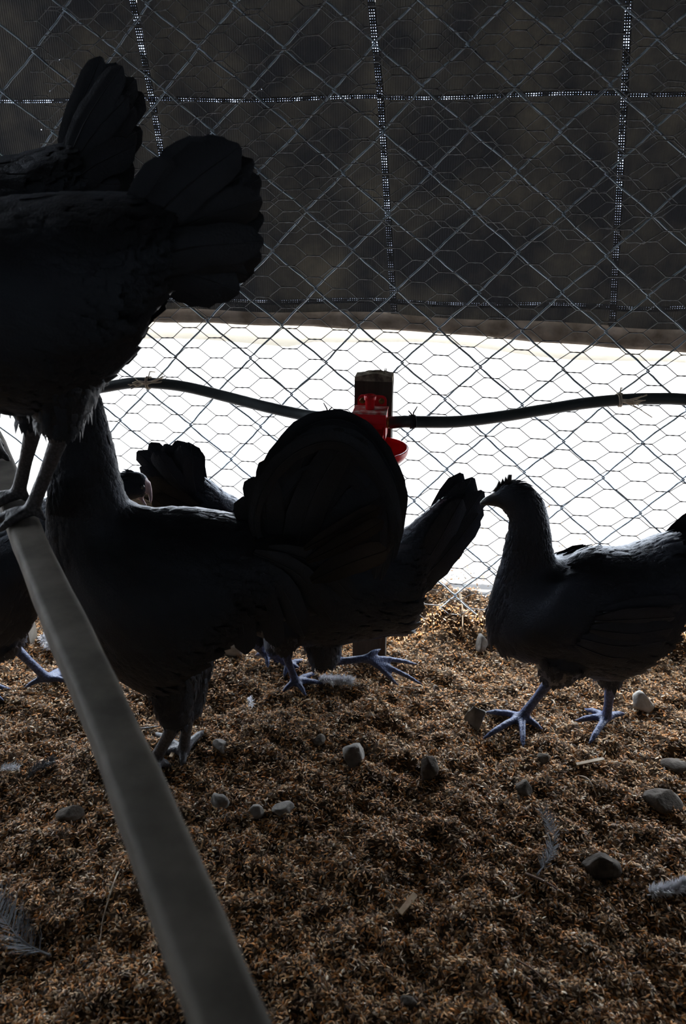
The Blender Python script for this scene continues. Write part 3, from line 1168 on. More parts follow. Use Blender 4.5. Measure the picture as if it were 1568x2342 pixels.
        for hp, hk, r0, r1 in self.extra:
            ax = hk - hp
            ad = ax.normalized(); a_ = ad.orthogonal().normalized(); b_ = ad.cross(a_)
            for _ in range(420):
                s = rn.uniform(-0.15, 0.97)
                w = rn.uniform(0, 6.283)
                nr_ = a_ * math.cos(w) + b_ * math.sin(w)
                r = r0 + (r1 * 1.1 - r0) * min(1, s * 1.1)
                p = hp + ax * s + nr_ * r * 0.92
                ln = rn.uniform(0.012, 0.024)
                if s > 0.85: ln *= 0.5
                t = (ad + Vector((rn.uniform(-.2, .2), rn.uniform(-.2, .2), -0.2))).normalized()
                sd = t.cross(nr_).normalized()
                wd = ln * 0.35
                m_ = p + t * ln * .55 + nr_ * .0015
                mb.add([p - sd * wd * .25, p + sd * wd * .25, m_ - sd * wd * .5, m_ + nr_ * .0006, m_ + sd * wd * .5, p + t * ln],
                       [(0, 3, 2), (0, 1, 3), (1, 4, 3), (2, 3, 5), (3, 4, 5)])
        o = mb.build('plumage', M[self.mat], self.root)
        tag(o, 'overlapping glossy black contour feathers', kind='stuff')


def fan(base, tips, w, bend=0.0, offs=0.03, seed=0, jitter=4):
    """feathers fanning from a base: list of (points, width px, lateral offset)"""
    rn = random.Random(seed)
    out = []
    n = len(tips)
    for i, t in enumerate(tips):
        b = (base[0] + rn.uniform(-jitter, jitter) * 2, base[1] + rn.uniform(-jitter, jitter) * 2)
        mx, my = (b[0] + t[0]) / 2, (b[1] + t[1]) / 2
        dx, dy = t[0] - b[0], t[1] - b[1]
        out.append(([b, (mx - dy * bend, my + dx * bend), t], w * rn.uniform(0.9, 1.1), offs * (2 * ((i * 0.618) % 1) - 1)))
        k2 = rn.uniform(0.86, 0.97)
        t2 = (b[0] + dx * k2 - dy * rn.uniform(-.06, .06), b[1] + dy * k2 + dx * rn.uniform(-.06, .06))
        out.append(([b, ((b[0] + t2[0]) / 2 - dy * bend, (b[1] + t2[1]) / 2 + dx * bend), t2], w * rn.uniform(0.8, 1.0), offs * rn.uniform(-1, 1)))
    return out


# --- hen standing on the litter beside the drinker
st5 = [((1118, 1136), (1122, 1160)), ((1130, 1121), (1140, 1164)), ((1146, 1109), (1152, 1174)), ((1168, 1101), (1161, 1190)), ((1196, 1103), (1163, 1203)),
       ((1224, 1122), (1159, 1220)), ((1244, 1152), (1150, 1248)), ((1257, 1198), (1139, 1286)), ((1264, 1242), (1126, 1322)), ((1273, 1272), (1112, 1372)),
       ((1292, 1278), (1104, 1420)), ((1320, 1268), (1112, 1462)), ((1352, 1264), (1152, 1492)), ((1392, 1262), (1220, 1510)), ((1432, 1260), (1292, 1530)),
       ((1470, 1250), (1372, 1544)), ((1508, 1238), (1440, 1524)), ((1540, 1250), (1482, 1470)), ((1566, 1272), (1520, 1420))]
wf5 = [.7, .7, .68, .66, .66, .68, .7, .72, .74, .76, .78, .8, .82, .84, .84, .8, .7, .6, .5]
b5 = Bird('hen', 'black hen with slate blue feet standing on the litter, facing the red drinker', 'chicken', 1.0, 4, st5, wf5, 'black chickens in the coop', 'hen', 'leg', 5)
b5.beak([(1126, 1143), (1112, 1146), (1099, 1151), (1094, 1156)], [0.0092, 0.0066, 0.0035, 0.0012])
b5.leg((1285, 1450), (1262, 1556), (1192, 1640), [(1112, 1628), (1106, 1688), (1196, 1708), (1236, 1666)], 0.03, 0.05, 0.013, 0.0078)
b5.leg((1395, 1470), (1400, 1576), (1386, 1643), [(1340, 1622), (1318, 1647), (1348, 1699), (1426, 1632)], -0.02, 0.05, 0.013, 0.0078)
tail5 = fan((1485, 1315), [(1720, 1140), (1735, 1165), (1745, 1190), (1745, 1215), (1740, 1240), (1735, 1262), (1725, 1285), (1712, 1308), (1700, 1330), (1680, 1350), (1660, 1368)], 62, -0.04, 0.03, 5)
wing5 = [([(1330, 1350), (1420, 1345), (1500, 1340)], 60, 0.083, 'hen', 'wing_feather'), ([(1320, 1365), (1410, 1375), (1495, 1362)], 60, 0.085, 'hen', 'wing_feather'),
         ([(1300, 1385), (1390, 1402), (1480, 1388)], 58, 0.086, 'hen', 'wing_feather'), ([(1290, 1400), (1370, 1428), (1450, 1415)], 52, 0.084, 'hen', 'wing_feather'),
         ([(1350, 1335), (1440, 1325), (1520, 1315)], 55, 0.078, 'hen', 'wing_feather')]
b5.finish(gp(1290, 1650), 7000, tail=tail5 + wing5, eye=(1172, 1138, 0.0135),
          comb=([(1126, 1124), (1134, 1113), (1140, 1101), (1144, 1108), (1149, 1094), (1153, 1102), (1156, 1090), (1160, 1098), (1163, 1086), (1170, 1086), (1169, 1102), (1160, 1112), (1140, 1120)], 0.003))

# --- rooster walking past the perch
st1 = [((108, 866), (112, 886)), ((124, 846), (128, 898)), ((152, 832), (142, 916)), ((192, 848), (136, 938)), ((222, 895), (126, 975)), ((243, 955), (112, 1035)),
       ((261, 1028), (101, 1122)), ((274, 1088), (100, 1212)), ((294, 1142), (114, 1302)), ((338, 1163), (150, 1392)), ((400, 1167), (204, 1470)), ((460, 1173), (278, 1540)),
       ((512, 1182), (366, 1574)), ((566, 1190), (452, 1515)), ((625, 1200), (545, 1458)), ((690, 1225), (610, 1430)), ((745, 1270), (660, 1420)), ((780, 1320), (720, 1405))]
wf1 = [.7, .7, .66, .66, .68, .7, .7, .7, .7, .7, .7, .7, .7, .7, .66, .6, .5, .4]
b1 = Bird('rooster', 'large black rooster with a big arched tail, standing behind the roosting pole', 'chicken', 0.918, 0, st1, wf1, 'black chickens in the coop', 'black', 'leg_d', 1)
b1.beak([(116, 876), (98, 876), (84, 884), (80, 890)], [0.009, 0.0065, 0.0035, 0.0012])
b1.leg((400, 1505), (412, 1618), (352, 1742), [(285, 1740), (300, 1782), (368, 1790), (388, 1752)], 0.03, 0.042, 0.017, 0.0095)
b1.leg((425, 1500), (432, 1625), (420, 1718), [(350, 1676), (372, 1722), (418, 1752), (466, 1672)], -0.03, 0.042, 0.016, 0.009)
tail1 = []
for i, t in enumerate([(548, 1165), (560, 1130), (580, 1100), (604, 1072), (638, 1036), (676, 1002), (716, 984), (756, 972), (798, 976), (834, 1002), (856, 1056), (878, 1098), (894, 1142), (902, 1188), (900, 1235), (890, 1280)]):
    tail1.append(([(640 + 8 * (i % 3), 1320), ((650 + t[0]) / 2 - 12, (1300 + t[1]) / 2 - 10), t], 84, 0.03 * (2 * ((i * 0.618) % 1) - 1)))
for i, t in enumerate([(620, 1058), (660, 1020), (700, 996), (740, 982), (780, 980), (816, 994), (846, 1026), (870, 1066), (890, 1110), (904, 1158), (908, 1205)]):
    tail1.append(([(660, 1310), ((660 + t[0]) / 2 - 12, (1300 + t[1]) / 2 - 10), t], 80, 0.022 * (2 * ((i * 0.37) % 1) - 1)))
sick = [[(640, 1300), (592, 1190), (604, 1098), (668, 1014), (742, 977), (812, 988), (866, 1042), (904, 1112), (917, 1185), (900, 1310)],
        [(650, 1300), (620, 1180), (648, 1085), (714, 1026), (780, 1022), (836, 1066), (882, 1135), (892, 1225), (872, 1340)],
        [(650, 1300), (606, 1180), (630, 1085), (696, 1014), (760, 996), (822, 1018), (866, 1080), (893, 1150), (900, 1240)],
        [(660, 1300), (630, 1190), (670, 1105), (742, 1062), (802, 1070), (846, 1125), (867, 1205), (856, 1310)],
        [(640, 1290), (590, 1190), (600, 1112), (646, 1040), (712, 998), (780, 992), (842, 1034), (890, 1115), (908, 1215)]]
for i, q_ in enumerate(sick):
    tail1.append((q_, 46, 0.016 * (i - 2), 'black', 'sickle_feather'))
br1 = [([(700, 1215), (790, 1165), (866, 1122)], 40, 0.052, 'brownf', 'wing_feather'), ([(705, 1240), (795, 1195), (872, 1150)], 44, 0.055, 'brownf', 'wing_feather'),
       ([(715, 1280), (800, 1240), (880, 1212)], 62, 0.058, 'brownf', 'wing_feather'), ([(735, 1215), (800, 1175), (850, 1135)], 40, 0.049, 'brownf', 'wing_feather')]
cov = [([(560, 1230), (650, 1290), (700, 1400)], 60, 0.06, 'black', 'saddle_feather'), ([(590, 1220), (690, 1270), (760, 1370)], 60, 0.055, 'black', 'saddle_feather'),
       ([(540, 1240), (610, 1310), (640, 1420)], 60, 0.064, 'black', 'saddle_feather'), ([(620, 1215), (730, 1250), (810, 1330)], 60, 0.05, 'black', 'saddle_feather'),
       ([(500, 1250), (560, 1330), (575, 1430)], 60, 0.07, 'black', 'saddle_feather')]
b1.finish(gp(390, 1735), 7000, tail=tail1 + br1 + cov, flen=1.15, eye=(140, 862, 0.013),
          comb=([(98, 866), (108, 838), (118, 848), (128, 820), (138, 832), (150, 806), (160, 822), (176, 806), (182, 826), (194, 822), (188, 846), (150, 850), (115, 868)], 0.0035))

# --- hen scratching the litter behind the rooster
st2 = [((372, 1340), (374, 1366)), ((392, 1322), (396, 1384)), ((430, 1306), (440, 1402)), ((480, 1296), (490, 1422)), ((535, 1280), (530, 1436)), ((590, 1258), (588, 1456)),
       ((650, 1240), (655, 1474)), ((720, 1230), (740, 1480)), ((790, 1234), (818, 1468)), ((848, 1240), (882, 1458)), ((885, 1232), (935, 1448)), ((915, 1216), (962, 1385)), ((948, 1190), (992, 1310)), ((985, 1160), (1022, 1245)), ((1010, 1140), (1040, 1200))]
wf2 = [.7, .7, .7, .68, .66, .64, .62, .62, .62, .6, .56, .5, .42, .35, .3]
b2 = Bird('hen', 'black hen with raised tail scratching the litter beside the wooden stake', 'chicken', 1.082, -2, st2, wf2, 'black chickens in the coop', 'black', 'leg', 2)
b2.beak([(380, 1353), (362, 1357), (348, 1365)], [0.009, 0.006, 0.002])
b2.leg((655, 1400), (648, 1480), (676, 1560), [(646, 1582), (698, 1588), (736, 1562), (722, 1540)], 0.02, 0.045, 0.011, 0.0072)
kf = b2.P(838, 1506, 0.0)
b2.leg((735, 1430), (742, 1516), (838, 1506), [(965, 1552), (952, 1530), (925, 1562), (865, 1492)], 0.0, 0.044, 0.02, 0.0068,
       foot_pt=kf, toe_pts=[b2.P(962, 1556, 0.01), b2.P(955, 1530, -0.015), b2.P(905, 1548, 0.02), b2.P(868, 1494, -0.01)], hip_off=-0.01)
tail2 = fan((885, 1375), [(1062, 1096), (1074, 1094), (1086, 1100), (1098, 1112), (1102, 1124), (1090, 1145), (1078, 1165), (1064, 1188), (1050, 1212)], 66, 0.03, 0.025, 2)
b2.finish(gp(700, 1570), 5000, tail=tail2, eye=(400, 1345, 0.014))

# --- hen behind the rooster, tail towards the perch
st3 = [((792, 1010), (794, 1028)), ((776, 1000), (782, 1040)), ((755, 996), (768, 1062)), ((735, 1016), (772, 1100)), ((728, 1060), (782, 1160)), ((722, 1110), (790, 1230)),
       ((712, 1150), (778, 1310)), ((690, 1164), (745, 1372)), ((635, 1164), (650, 1402)), ((575, 1155), (572, 1385)), ((528, 1136), (515, 1310)), ((492, 1110), (478, 1240)), ((462, 1090), (446, 1180))]
wf3 = [.7, .7, .68, .66, .64, .62, .62, .62, .62, .62, .6, .56, .5]
b3 = Bird('hen', 'black hen standing against the fence behind the rooster, only its upturned tail and back showing', 'chicken', 1.194, 4, st3, wf3, 'black chickens in the coop', 'hen', 'leg', 3)
b3.beak([(788, 1019), (804, 1022), (816, 1030)], [0.009, 0.006, 0.002])
b3.leg((640, 1340), (640, 1440), (660, 1520), [(700, 1512), (690, 1536), (650, 1545), (630, 1516)], 0.014, 0.034, 0.012, 0.0072)
b3.leg((600, 1340), (600, 1440), (610, 1500), [(650, 1496), (640, 1512), (612, 1524), (585, 1498)], -0.014, 0.034, 0.012, 0.0072)
tail3 = fan((462, 1140), [(314, 1046), (316, 1030), (338, 1018), (358, 1026), (376, 1016), (396, 1016), (416, 1016), (434, 1020), (448, 1032)], 44, -0.05, 0.022, 3, 3)
tail3 += [([(470, 1150), (400, 1120), (348, 1082)], 50, 0.03, 'brownf'), ([(470, 1165), (410, 1150), (362, 1120)], 50, 0.033, 'brownf'), ([(470, 1180), (420, 1172), (376, 1150)], 46, 0.03, 'brownf'),
          ([(470, 1120), (400, 1090), (346, 1062)], 46, 0.0, 'tail'),
          ([(470, 1165), (390, 1135), (308, 1108)], 46, 0.01, 'brownf'), ([(470, 1180), (390, 1160), (300, 1140)], 52, 0.0, 'brownf'), ([(470, 1195), (390, 1185), (305, 1172)], 52, -0.01, 'brownf')]
b3.finish(gp(640, 1515), 3000, tail=tail3, eye=(770, 1022, 0.0135))

# --- hen at the left whose open beak shows behind the rooster's neck
st8 = [((338, 1092), (328, 1142)), ((324, 1080), (308, 1148)), ((300, 1076), (286, 1156)), ((268, 1082), (256, 1168)), ((232, 1092), (222, 1192)), ((190, 1104), (178, 1250)), ((146, 1122), (130, 1330)),
       ((100, 1142), (94, 1400)), ((50, 1164), (56, 1462)), ((-10, 1180), (0, 1490)), ((-80, 1184), (-60, 1494)), ((-150, 1180), (-120, 1476)), ((-220, 1170), (-190, 1430)), ((-280, 1160), (-260, 1350)), ((-330, 1150), (-320, 1270))]
wf8 = [.6, .62, .64, .66, .68, .72, .76, .8, .82, .84, .84, .82, .78, .66, .5]
b8 = Bird('hen', 'black hen with an open pinkish beak whose head shows past the neck of the rooster', 'chicken', 1.10, -3, st8, wf8, 'black chickens in the coop', 'hen', 'leg', 8)
b8.beak([(336, 1104), (343, 1122), (345, 1142), (341, 1159)], [0.0055, 0.0042, 0.003, 0.0012])
b8.beak([(316, 1126), (322, 1140), (331, 1152), (337, 1160)], [0.0048, 0.0036, 0.0027, 0.0012])
b8.leg((0, 1420), (22, 1482), (108, 1552), [(168, 1562), (154, 1526), (150, 1545), (60, 1570)], 0.03, 0.05, 0.014, 0.0078)
b8.leg((-70, 1420), (-70, 1500), (-50, 1570), [(20, 1575), (5, 1600), (-40, 1610), (-90, 1580)], -0.03, 0.05, 0.014, 0.0078)
tail8 = fan((-300, 1230), [(-470, 1000), (-485, 1030), (-495, 1060), (-500, 1090), (-495, 1120), (-480, 1150)], 60, 0.04, 0.03, 8)
b8.finish(gp(40, 1560), 4000, tail=tail8, eye=(329, 1106, 0.013), beakmat='pinkbeak')

# --- hen on the perch, front
st6 = [((-425, 238), (-420, 262)), ((-400, 222), (-400, 278)), ((-360, 216), (-372, 310)), ((-312, 250), (-375, 360)), ((-270, 330), (-380, 450)), ((-220, 405), (-370, 580)),
       ((-150, 440), (-330, 720)), ((-60, 452), (-240, 840)), ((30, 448), (-120, 918)), ((120, 442), (-5, 950)), ((200, 440), (100, 952)), ((265, 440), (205, 912)),
       ((315, 446), (286, 842)), ((352, 456), (328, 765)), ((392, 480), (370, 705)), ((425, 520), (410, 668))]
wf6 = [.7, .7, .66, .66, .68, .7, .74, .76, .78, .8, .8, .78, .7, .6, .5, .4]
PY6 = gp(70, 1178, PZ).y
b6 = Bird('hen', 'black hen perched on the roosting pole with a wide fanned tail', 'chicken', PY6 + 0.01, -4, st6, wf6, 'black chickens in the coop', 'black', 'leg_d', 6)
b6.beak([(-415, 250), (-440, 254), (-462, 264)], [0.009, 0.006, 0.002])


def on_perch(s, side=0.0, z=0.0):
    """point on the pole: s = y position along it"""
    c = pa + pd * ((s - pa.y) / pd.y)
    return Vector((c.x, c.y, PZ + z)) + PN * side


def rest_toe(p):
    q = (p - pa).dot(PN)
    return Vector((p.x, p.y, PZ + (0.005 if abs(q) < PW + 0.003 else -0.004)))


fA, fB = on_perch(gp(66, 1172, PZ).y + 0.03, 0.002, 0.010), on_perch(gp(118, 1180, PZ).y - 0.012, 0.008, 0.010)
for (hip, hock, F, o) in (((70, 840), (66, 985), fA, -0.02), ((140, 840), (146, 985), fB, 0.012)):
    tp_ = [F + Vector((-0.045, 0.012, 0.0)), F + Vector((-0.05, -0.008, -0.004)), F + Vector((-0.030, -0.024, -0.014)), F + Vector((0.016, -0.008, -0.016))]
    b6.leg(hip, hock, (0, 0), [0, 1, 2, 3], o, 0.05, 0.014, 0.0085, foot_pt=F, toe_pts=[rest_toe(q) for q in tp_])
tail6 = fan((285, 610), [(430, 330), (475, 318), (515, 318), (552, 335), (580, 368), (594, 410), (600, 455), (603, 500), (604, 545), (598, 588), (580, 625), (550, 660), (505, 684), (455, 690)], 92, -0.06, 0.035, 6)
b6.finish(fA * 0.5 + fB * 0.5, 7000, tail=tail6, flen=1.1, eye=(-395, 246, 0.013))

# --- second hen on the perch, further along
st7 = [((-385, 186), (-383, 204)), ((-365, 170), (-365, 226)), ((-330, 166), (-338, 250)), ((-290, 196), (-322, 310)), ((-262, 250), (-318, 390)), ((-232, 310), (-300, 480)), ((-190, 348), (-255, 600)),
       ((-120, 364), (-180, 690)), ((-40, 362), (-90, 730)), ((40, 350), (0, 722)), ((105, 336), (90, 670)), ((150, 330), (160, 580)), ((190, 350), (210, 500))]
wf7 = [.7, .7, .66, .68, .7, .74, .76, .8, .82, .82, .76, .62, .5]
b7 = Bird('hen', 'black hen perched further along the roosting pole, tail raised in front of the tarp', 'chicken', 1.03, -3, st7, wf7, 'black chickens in the coop', 'black', 'leg_d', 7)
b7.beak([(-378, 194), (-396, 197), (-412, 204)], [0.009, 0.006, 0.002])
for dy, o in ((-0.03, 0.02), (0.035, -0.02)):
    F = on_perch(1.03 + dy, 0.0, 0.010)
    cpx = -40 + dy * 600
    tp_ = [F + Vector((-0.045, 0.012, -0.002)), F + Vector((-0.05, -0.008, -0.004)), F + Vector((-0.030, -0.024, -0.014)), F + Vector((0.016, -0.008, -0.016))]
    b7.leg((-30 + dy * 500, 660), (-28 + dy * 500, 850), (0, 0), [0, 1, 2, 3], o, 0.045, 0.013, 0.008, foot_pt=F, toe_pts=[rest_toe(q) for q in tp_])
tail7 = fan((150, 440), [(222, 134), (236, 132), (262, 142), (288, 156), (308, 180), (318, 210), (312, 245), (320, 295), (318, 335), (308, 380), (292, 425)], 68, -0.05, 0.03, 7)
b7.finish(on_perch(1.03), 4000, tail=tail7, eye=(-358, 196, 0.013))


# ------------------------------------------------------------------ stones, straws, feathers on the litter
def stone(px, py, w, h, mat, label, seed, group=None):
    c = gp(px, py)
    c.z = float(ground_h(c.x, c.y))
    r = pxsize(w, c) / 2
    rz = pxsize(h, c) / 2 * 1.05
    bm = bmesh.new()
    bmesh.ops.create_icosphere(bm, subdivisions=3, radius=1)
    rn = random.Random(seed)
    planes = [(Vector((rn.gauss(0, 1), rn.gauss(0, 1), rn.gauss(0, 1))).normalized(), rn.uniform(.55, .88)) for _ in range(12)]
    for v in bm.verts:
        p = v.co.copy()
        for n, d in planes:
            q = p.dot(n)
            if q > d: p -= n * (q - d)
        p *= 1 + 0.05 * math.sin(p.x * 5 + seed) * math.sin(p.y * 6 + p.z * 3) + 0.025 * math.sin(p.x * 13 + p.z * 11 + seed)
        v.co = Vector((p.x * r * 1.18, p.y * r * 0.95, p.z * rz * 1.25))
    bmesh.ops.rotate(bm, verts=bm.verts, cent=(0, 0, 0), matrix=Matrix.Rotation(rn.uniform(0, 6.28), 3, 'Z'))
    zmin = min(v.co.z for v in bm.verts)
    me = bpy.data.meshes.new('stone')
    for v in bm.verts: v.co.z -= zmin * 0.55
    bm.to_mesh(me); bm.free()
    o = link('stone', me, M[mat])
    o.location = c
    tag(o, label, 'stone', group)


for a in [(1085, 1655, 48, 56, 'stone_m', 'angular grey stone beside the toes of the standing hen', 11),
          (1462, 1622, 50, 44, 'stone_l', 'pale grey stone behind the rear foot of the standing hen', 12),
          (808, 1738, 60, 46, 'stone_m', 'rounded grey stone between the rooster and the standing hen', 13),
          (980, 1768, 46, 58, 'stone_d', 'dark upright stone below the wooden stake', 14),
          (525, 1497, 64, 44, 'stone_l', 'pale flat stone half hidden under the belly of the rooster', 15),
          (502, 1836, 44, 36, 'stone_m', 'grey-brown stone in front of the foot of the rooster', 16),
          (587, 1861, 34, 26, 'stone_m', 'small round grey pebble next to a flatter one', 17),
          (646, 1858, 50, 28, 'stone_m', 'flat grey stone next to a small round pebble', 18),
          (1372, 1990, 76, 56, 'stone_d', 'large dark stone near the white feather on the litter', 19),
          (1238, 1740, 30, 22, 'stone_d', 'small dark pebble in front of the standing hen', 20),
          (728, 1690, 32, 26, 'stone_d', 'small dark clod behind the rounded grey stone', 21),
          (935, 2286, 36, 34, 'stone_d', 'dark round pebble in the foreground litter', 22),
          (998, 1574, 20, 22, 'stone_m', 'tiny grey pebble below the kicked-back foot of the scratching hen', 23),
          (1545, 1752, 70, 20, 'stone_d', 'flat dark stone at the litter edge right of the standing hen', 24),
          (1198, 1806, 42, 30, 'stone_d', 'dull dark clod in the shaded litter in front of the standing hen', 25),
          (160, 1862, 56, 36, 'stone_d', 'dark grey clod lying on the side of the pole away from the rooster', 26),
          (505, 1712, 40, 24, 'stone_m', 'small grey stone behind the heel of the rooster', 27),
          (1100, 1484, 36, 36, 'stone_m', 'grey stone at the foot of the soil bank beside the breast of the standing hen', 28),
          (1515, 1838, 80, 36, 'stone_d', 'broad dark clod right of the feather on the litter', 29),
          (690, 1848, 0, 0, None, '', 0)]:
    if a[4]: stone(*a)


def stick(name, label, cat, pts, r, mat, taper=0.6, zoff=0.004):
    P = []
    for q in pts:
        p = gp(q[0], q[1])
        p.z = float(ground_h(p.x, p.y)) + zoff + (q[2] if len(q) > 2 else 0)
        P.append(p)
    P = [Vector(p) for p in catmull(P, 4)]
    m_ = MB()
    n = len(P)
    m_.tube(P, [r * (1 - (1 - taper) * i / (n - 1)) for i in range(n)], 6)
    tag(m_.build(name, M[mat]), label, cat)


stick('straw', 'long thin pale straw lying in the litter left of the roosting pole', 'straw', [(272, 2004), (258, 2050), (236, 2100), (228, 2150)], 0.0011, 'straw')
stick('straw', 'short pale straw crossing under a brown twig', 'straw', [(1156, 2070), (1190, 2044), (1222, 2018)], 0.0014, 'straw')
stick('twig', 'brown twig lying across a pale straw', 'twig', [(1202, 1998), (1244, 2024), (1292, 2050)], 0.0019, 'twig')
stick('twig', 'thin dark twig poking out of the litter left of the feet of the rooster', 'twig', [(324, 1678, .004), (364, 1673, .004)], 0.0014, 'hex')
stick('twig', 'pale twig end standing at the foot of the soil bank behind the hens', 'twig', [(1040, 1430, .012), (1052, 1448, .006), (1056, 1470)], 0.0019, 'straw')
stick('straw', 'thin brown straw in front of the rear foot of the standing hen', 'straw', [(1322, 1768), (1345, 1790), (1368, 1820)], 0.0011, 'straw')
stick('twig', 'thin dark twig in the foreground litter', 'twig', [(1180, 2198), (1215, 2225), (1256, 2256)], 0.0013, 'twig')
stick('straw', 'pale straw lying flat below the kicked-back foot of the hen', 'straw', [(915, 1578), (945, 1576), (968, 1572)], 0.001, 'straw')
stick('twig', 'dark bent twig lying in the shaded litter near the feather', 'twig', [(1000, 1906), (1050, 1912), (1104, 1930)], 0.0014, 'twig')


def chip(px, py, px2, py2, w, label, mat='chip'):
    a, b = gp(px, py), gp(px2, py2)
    za = float(ground_h(a.x, a.y)) + 0.005
    a.z = za + 0.003; b.z = float(ground_h(b.x, b.y)) + 0.011
    d = (b - a); s = Vector((-d.y, d.x, 0)).normalized() * pxsize(w, a) / 2
    up = Vector((0, 0, 0.0018))
    v = [a - s * .8, a + s, b + s * 1.1, b - s * .7]
    m_ = MB()
    m_.add([p for p in v] + [p + up for p in v], [(3, 2, 1, 0), (4, 5, 6, 7), (0, 1, 5, 4), (1, 2, 6, 5), (2, 3, 7, 6), (3, 0, 4, 7)])
    tag(m_.build('wood_chip', M[mat], smooth=False), label, 'wood chip')


chip(915, 2086, 950, 2056, 15, 'pale tan wood chip in the foreground litter')
chip(1316, 1757, 1378, 1750, 9, 'brownish flat chip in front of the rear foot of the standing hen', 'straw')
chip(392, 1744, 402, 1728, 9, 'small yellowish chip at the toes of the rooster', 'chip')


def down_feather(label, pts, barb, n, mat, seed, width_r=0.0009, lift=0.012, fluff=False):
    """a loose feather: curved shaft with fine barbs"""
    rn = random.Random(seed)
    P = []
    for i, q in enumerate(pts):
        p = gp(q[0], q[1]); p.z = float(ground_h(p.x, p.y)) + 0.006
        P.append(p)
    P = [Vector(p) for p in catmull(P, 6)]
    m_ = MB()
    m_.tube(P, [width_r * (1 - .7 * i / (len(P) - 1)) for i in range(len(P))], 5)
    root = None
    bl = pxsize(barb, P[0])
    b_ = MB()
    for k in range(n):
        s = rn.uniform(0.12, 1) * (len(P) - 1)
        i = min(int(s), len(P) - 2)
        p = P[i].lerp(P[i + 1], s - i)
        t = (P[i + 1] - P[i]).normalized()
        side = Vector((-t.y, t.x, 0)) * rn.choice((-1, 1))
        d = (side + t * rn.uniform(.3, 1.0) + Vector((0, 0, rn.uniform(-.1, .5)))).normalized()
        L = bl * rn.uniform(.5, 1.1)
        if fluff:
            d = Vector((rn.gauss(0, 1), rn.gauss(0, 1), abs(rn.gauss(0, .8)))).normalized()
            L = bl * rn.uniform(.25, .8)
        w = (0.0007 if fluff else 0.00035) + 0.0005 * rn.random()
        m1 = p + d * L * .5 + Vector((0, 0, lift * rn.uniform(0, .6)))
        e = p + d * L + t * L * .3 + Vector((0, 0, lift * rn.uniform(-.2, .8)))
        wv = t * w
        b_.add([p - wv, p + wv, m1 + wv, m1 - wv, e], [(0, 1, 2, 3), (3, 2, 4)])
    root = tag(empty('loose_feather', P[0]), label, 'feather')
    m_.build('shaft', M[mat], root)
    o = b_.build('barbs', M[mat], root)
    tag(o, kind='stuff')


down_feather('fluffy white feather lying at the foot of the scratching hen', [(728, 1560), (752, 1562), (778, 1562), (802, 1566)], 24, 900, 'down_w', 31, fluff=True)
down_feather('white fluffy feather lying beside the foot of the hen at the left', [(96, 1460), (112, 1478), (124, 1492)], 26, 800, 'down_w', 32, fluff=True)
down_feather('white fluffy feather on the litter at the right', [(1478, 2056), (1510, 2052), (1545, 2044), (1580, 2030)], 32, 1000, 'down_w', 33, fluff=True)
down_feather('large wispy grey feather with bare quill in the foreground litter', [(114, 2178), (70, 2160), (40, 2140), (10, 2105), (-10, 2070)], 70, 130, 'down_g', 34, 0.0016, 0.02)
down_feather('curved grey feather standing beside the brown twig', [(1226, 2006), (1250, 1975), (1262, 1940), (1256, 1900), (1240, 1870)], 24, 170, 'down_g', 35, 0.0011)
down_feather('small white feather on the litter between the rooster and the scratching hen', [(568, 1586), (572, 1600), (576, 1616)], 12, 60, 'down_w', 36)
down_feather('small white feather left of the roosting pole', [(0, 1778), (22, 1774), (44, 1768)], 16, 90, 'down_w', 37)
down_feather('blunt grey feather lying left of the roosting pole', [(62, 1780), (90, 1768), (122, 1758)], 18, 200, 'down_g', 38)


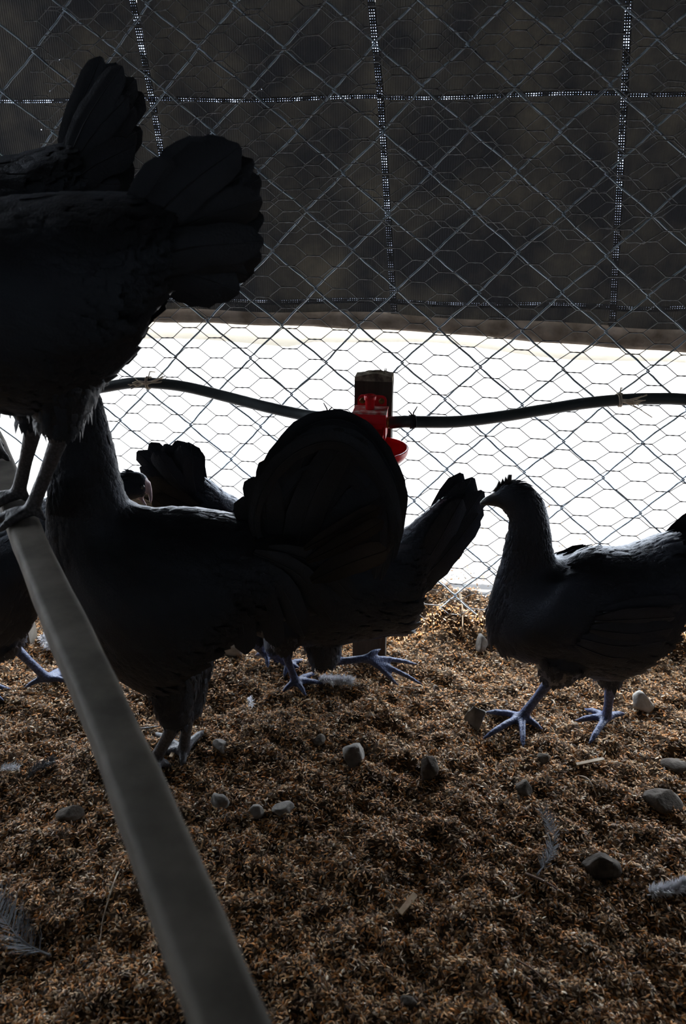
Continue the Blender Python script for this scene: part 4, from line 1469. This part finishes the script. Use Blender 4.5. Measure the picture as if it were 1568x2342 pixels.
# ------------------------------------------------------------------ rice husks
def husks(name, label, X, Y, lenr, seed, zlift=0.0):
    r = np.random.default_rng(seed)
    n = len(X)
    Z = ground_h(X, Y) + r.uniform(0.0, 0.0045, n) + zlift
    L = r.uniform(lenr[0], lenr[1], n)
    W = L * r.uniform(0.24, 0.40, n)
    yaw = r.uniform(0, 2 * np.pi, n)
    pit = r.normal(0, 0.35, n)
    rol = r.normal(0, 0.7, n)
    tx = np.stack([np.cos(yaw) * np.cos(pit), np.sin(yaw) * np.cos(pit), np.sin(pit)], -1)
    sx_ = np.stack([-np.sin(yaw), np.cos(yaw), np.zeros(n)], -1)
    up0 = np.cross(tx, sx_)
    sd = sx_ * np.cos(rol)[:, None] + up0 * np.sin(rol)[:, None]
    up = np.cross(tx, sd)
    c = np.stack([X, Y, Z], -1)
    h = (L / 2)[:, None]; w = (W / 2)[:, None]
    V = np.stack([c - tx * h, c + tx * h, c - tx * h * .25 + sd * w, c + tx * h * .35 + sd * w, c - tx * h * .25 - sd * w, c + tx * h * .35 - sd * w,
                  c + up * w * .75 - tx * h * .3, c + up * w * .75 + tx * h * .4], 1).reshape(-1, 3)
    base = (np.arange(n) * 8)[:, None]
    T = np.array([(0, 6, 2), (2, 6, 7), (2, 7, 3), (3, 7, 1), (0, 4, 6), (4, 7, 6), (4, 5, 7), (5, 1, 7)])
    Fc = (base[:, None, :] + T[None]).reshape(-1, 3)
    me = bpy.data.meshes.new(name)
    me.vertices.add(len(V)); me.vertices.foreach_set('co', V.ravel())
    me.loops.add(len(Fc) * 3); me.loops.foreach_set('vertex_index', Fc.ravel().astype(np.int32))
    me.polygons.add(len(Fc))
    me.polygons.foreach_set('loop_start', (np.arange(len(Fc)) * 3).astype(np.int32))
    me.update(calc_edges=True)
    pal = np.array([(.50, .27, .11), (.58, .24, .06), (.62, .43, .25), (.36, .19, .08), (.16, .09, .05), (.70, .58, .43), (.28, .20, .13), (.07, .05, .035)])
    pr_ = np.array([.20, .12, .15, .17, .13, .07, .10, .06]); pr_ /= pr_.sum()
    ci = r.choice(len(pal), n, p=pr_)
    cc = pal[ci] * r.uniform(.68, 1.1, (n, 1))
    attr = me.color_attributes.new('col', 'FLOAT_COLOR', 'POINT')
    buf = np.ones((n, 8, 4)); buf[:, :, :3] = cc[:, None, :]
    attr.data.foreach_set('color', buf.ravel())
    o = link(name, me, M['husk'], smooth=False)
    tag(o, label, 'litter', kind='stuff')


NH = 165000
Y = rng.uniform(0.12, 1.33, NH)
half = 0.16 + 0.43 * Y
X = rng.uniform(-1, 1, NH) * half
NS = 26000
Y2 = rng.uniform(-0.25, 1.33, NS)
X2 = rng.choice([-1, 1], NS) * (0.14 + 0.43 * np.clip(Y2, 0, 2) + rng.uniform(0, 0.55, NS))
big = np.concatenate([np.zeros(NH), np.ones(NS)])        # larger, sparser flakes along the sides
X, Y = np.concatenate([X, X2]), np.concatenate([Y, Y2])
keep = Y < fence_line(X) + 0.055
husks('rice_husks', 'loose brown rice husk litter covering the coop floor', X[keep], Y[keep], ((0.0045 + 0.0025 * big)[keep], (0.0086 + 0.0054 * big)[keep]), 5)
NO = 2400
d = rng.exponential(0.13, NO) + 0.03
X = rng.uniform(-0.75, 0.75, NO)
Y = fence_line(X) + d
husks('scattered_husks', 'stray brown rice husks scattered on the bright ground outside the fence', X, Y, (0.0042, 0.008), 6, 0.002)
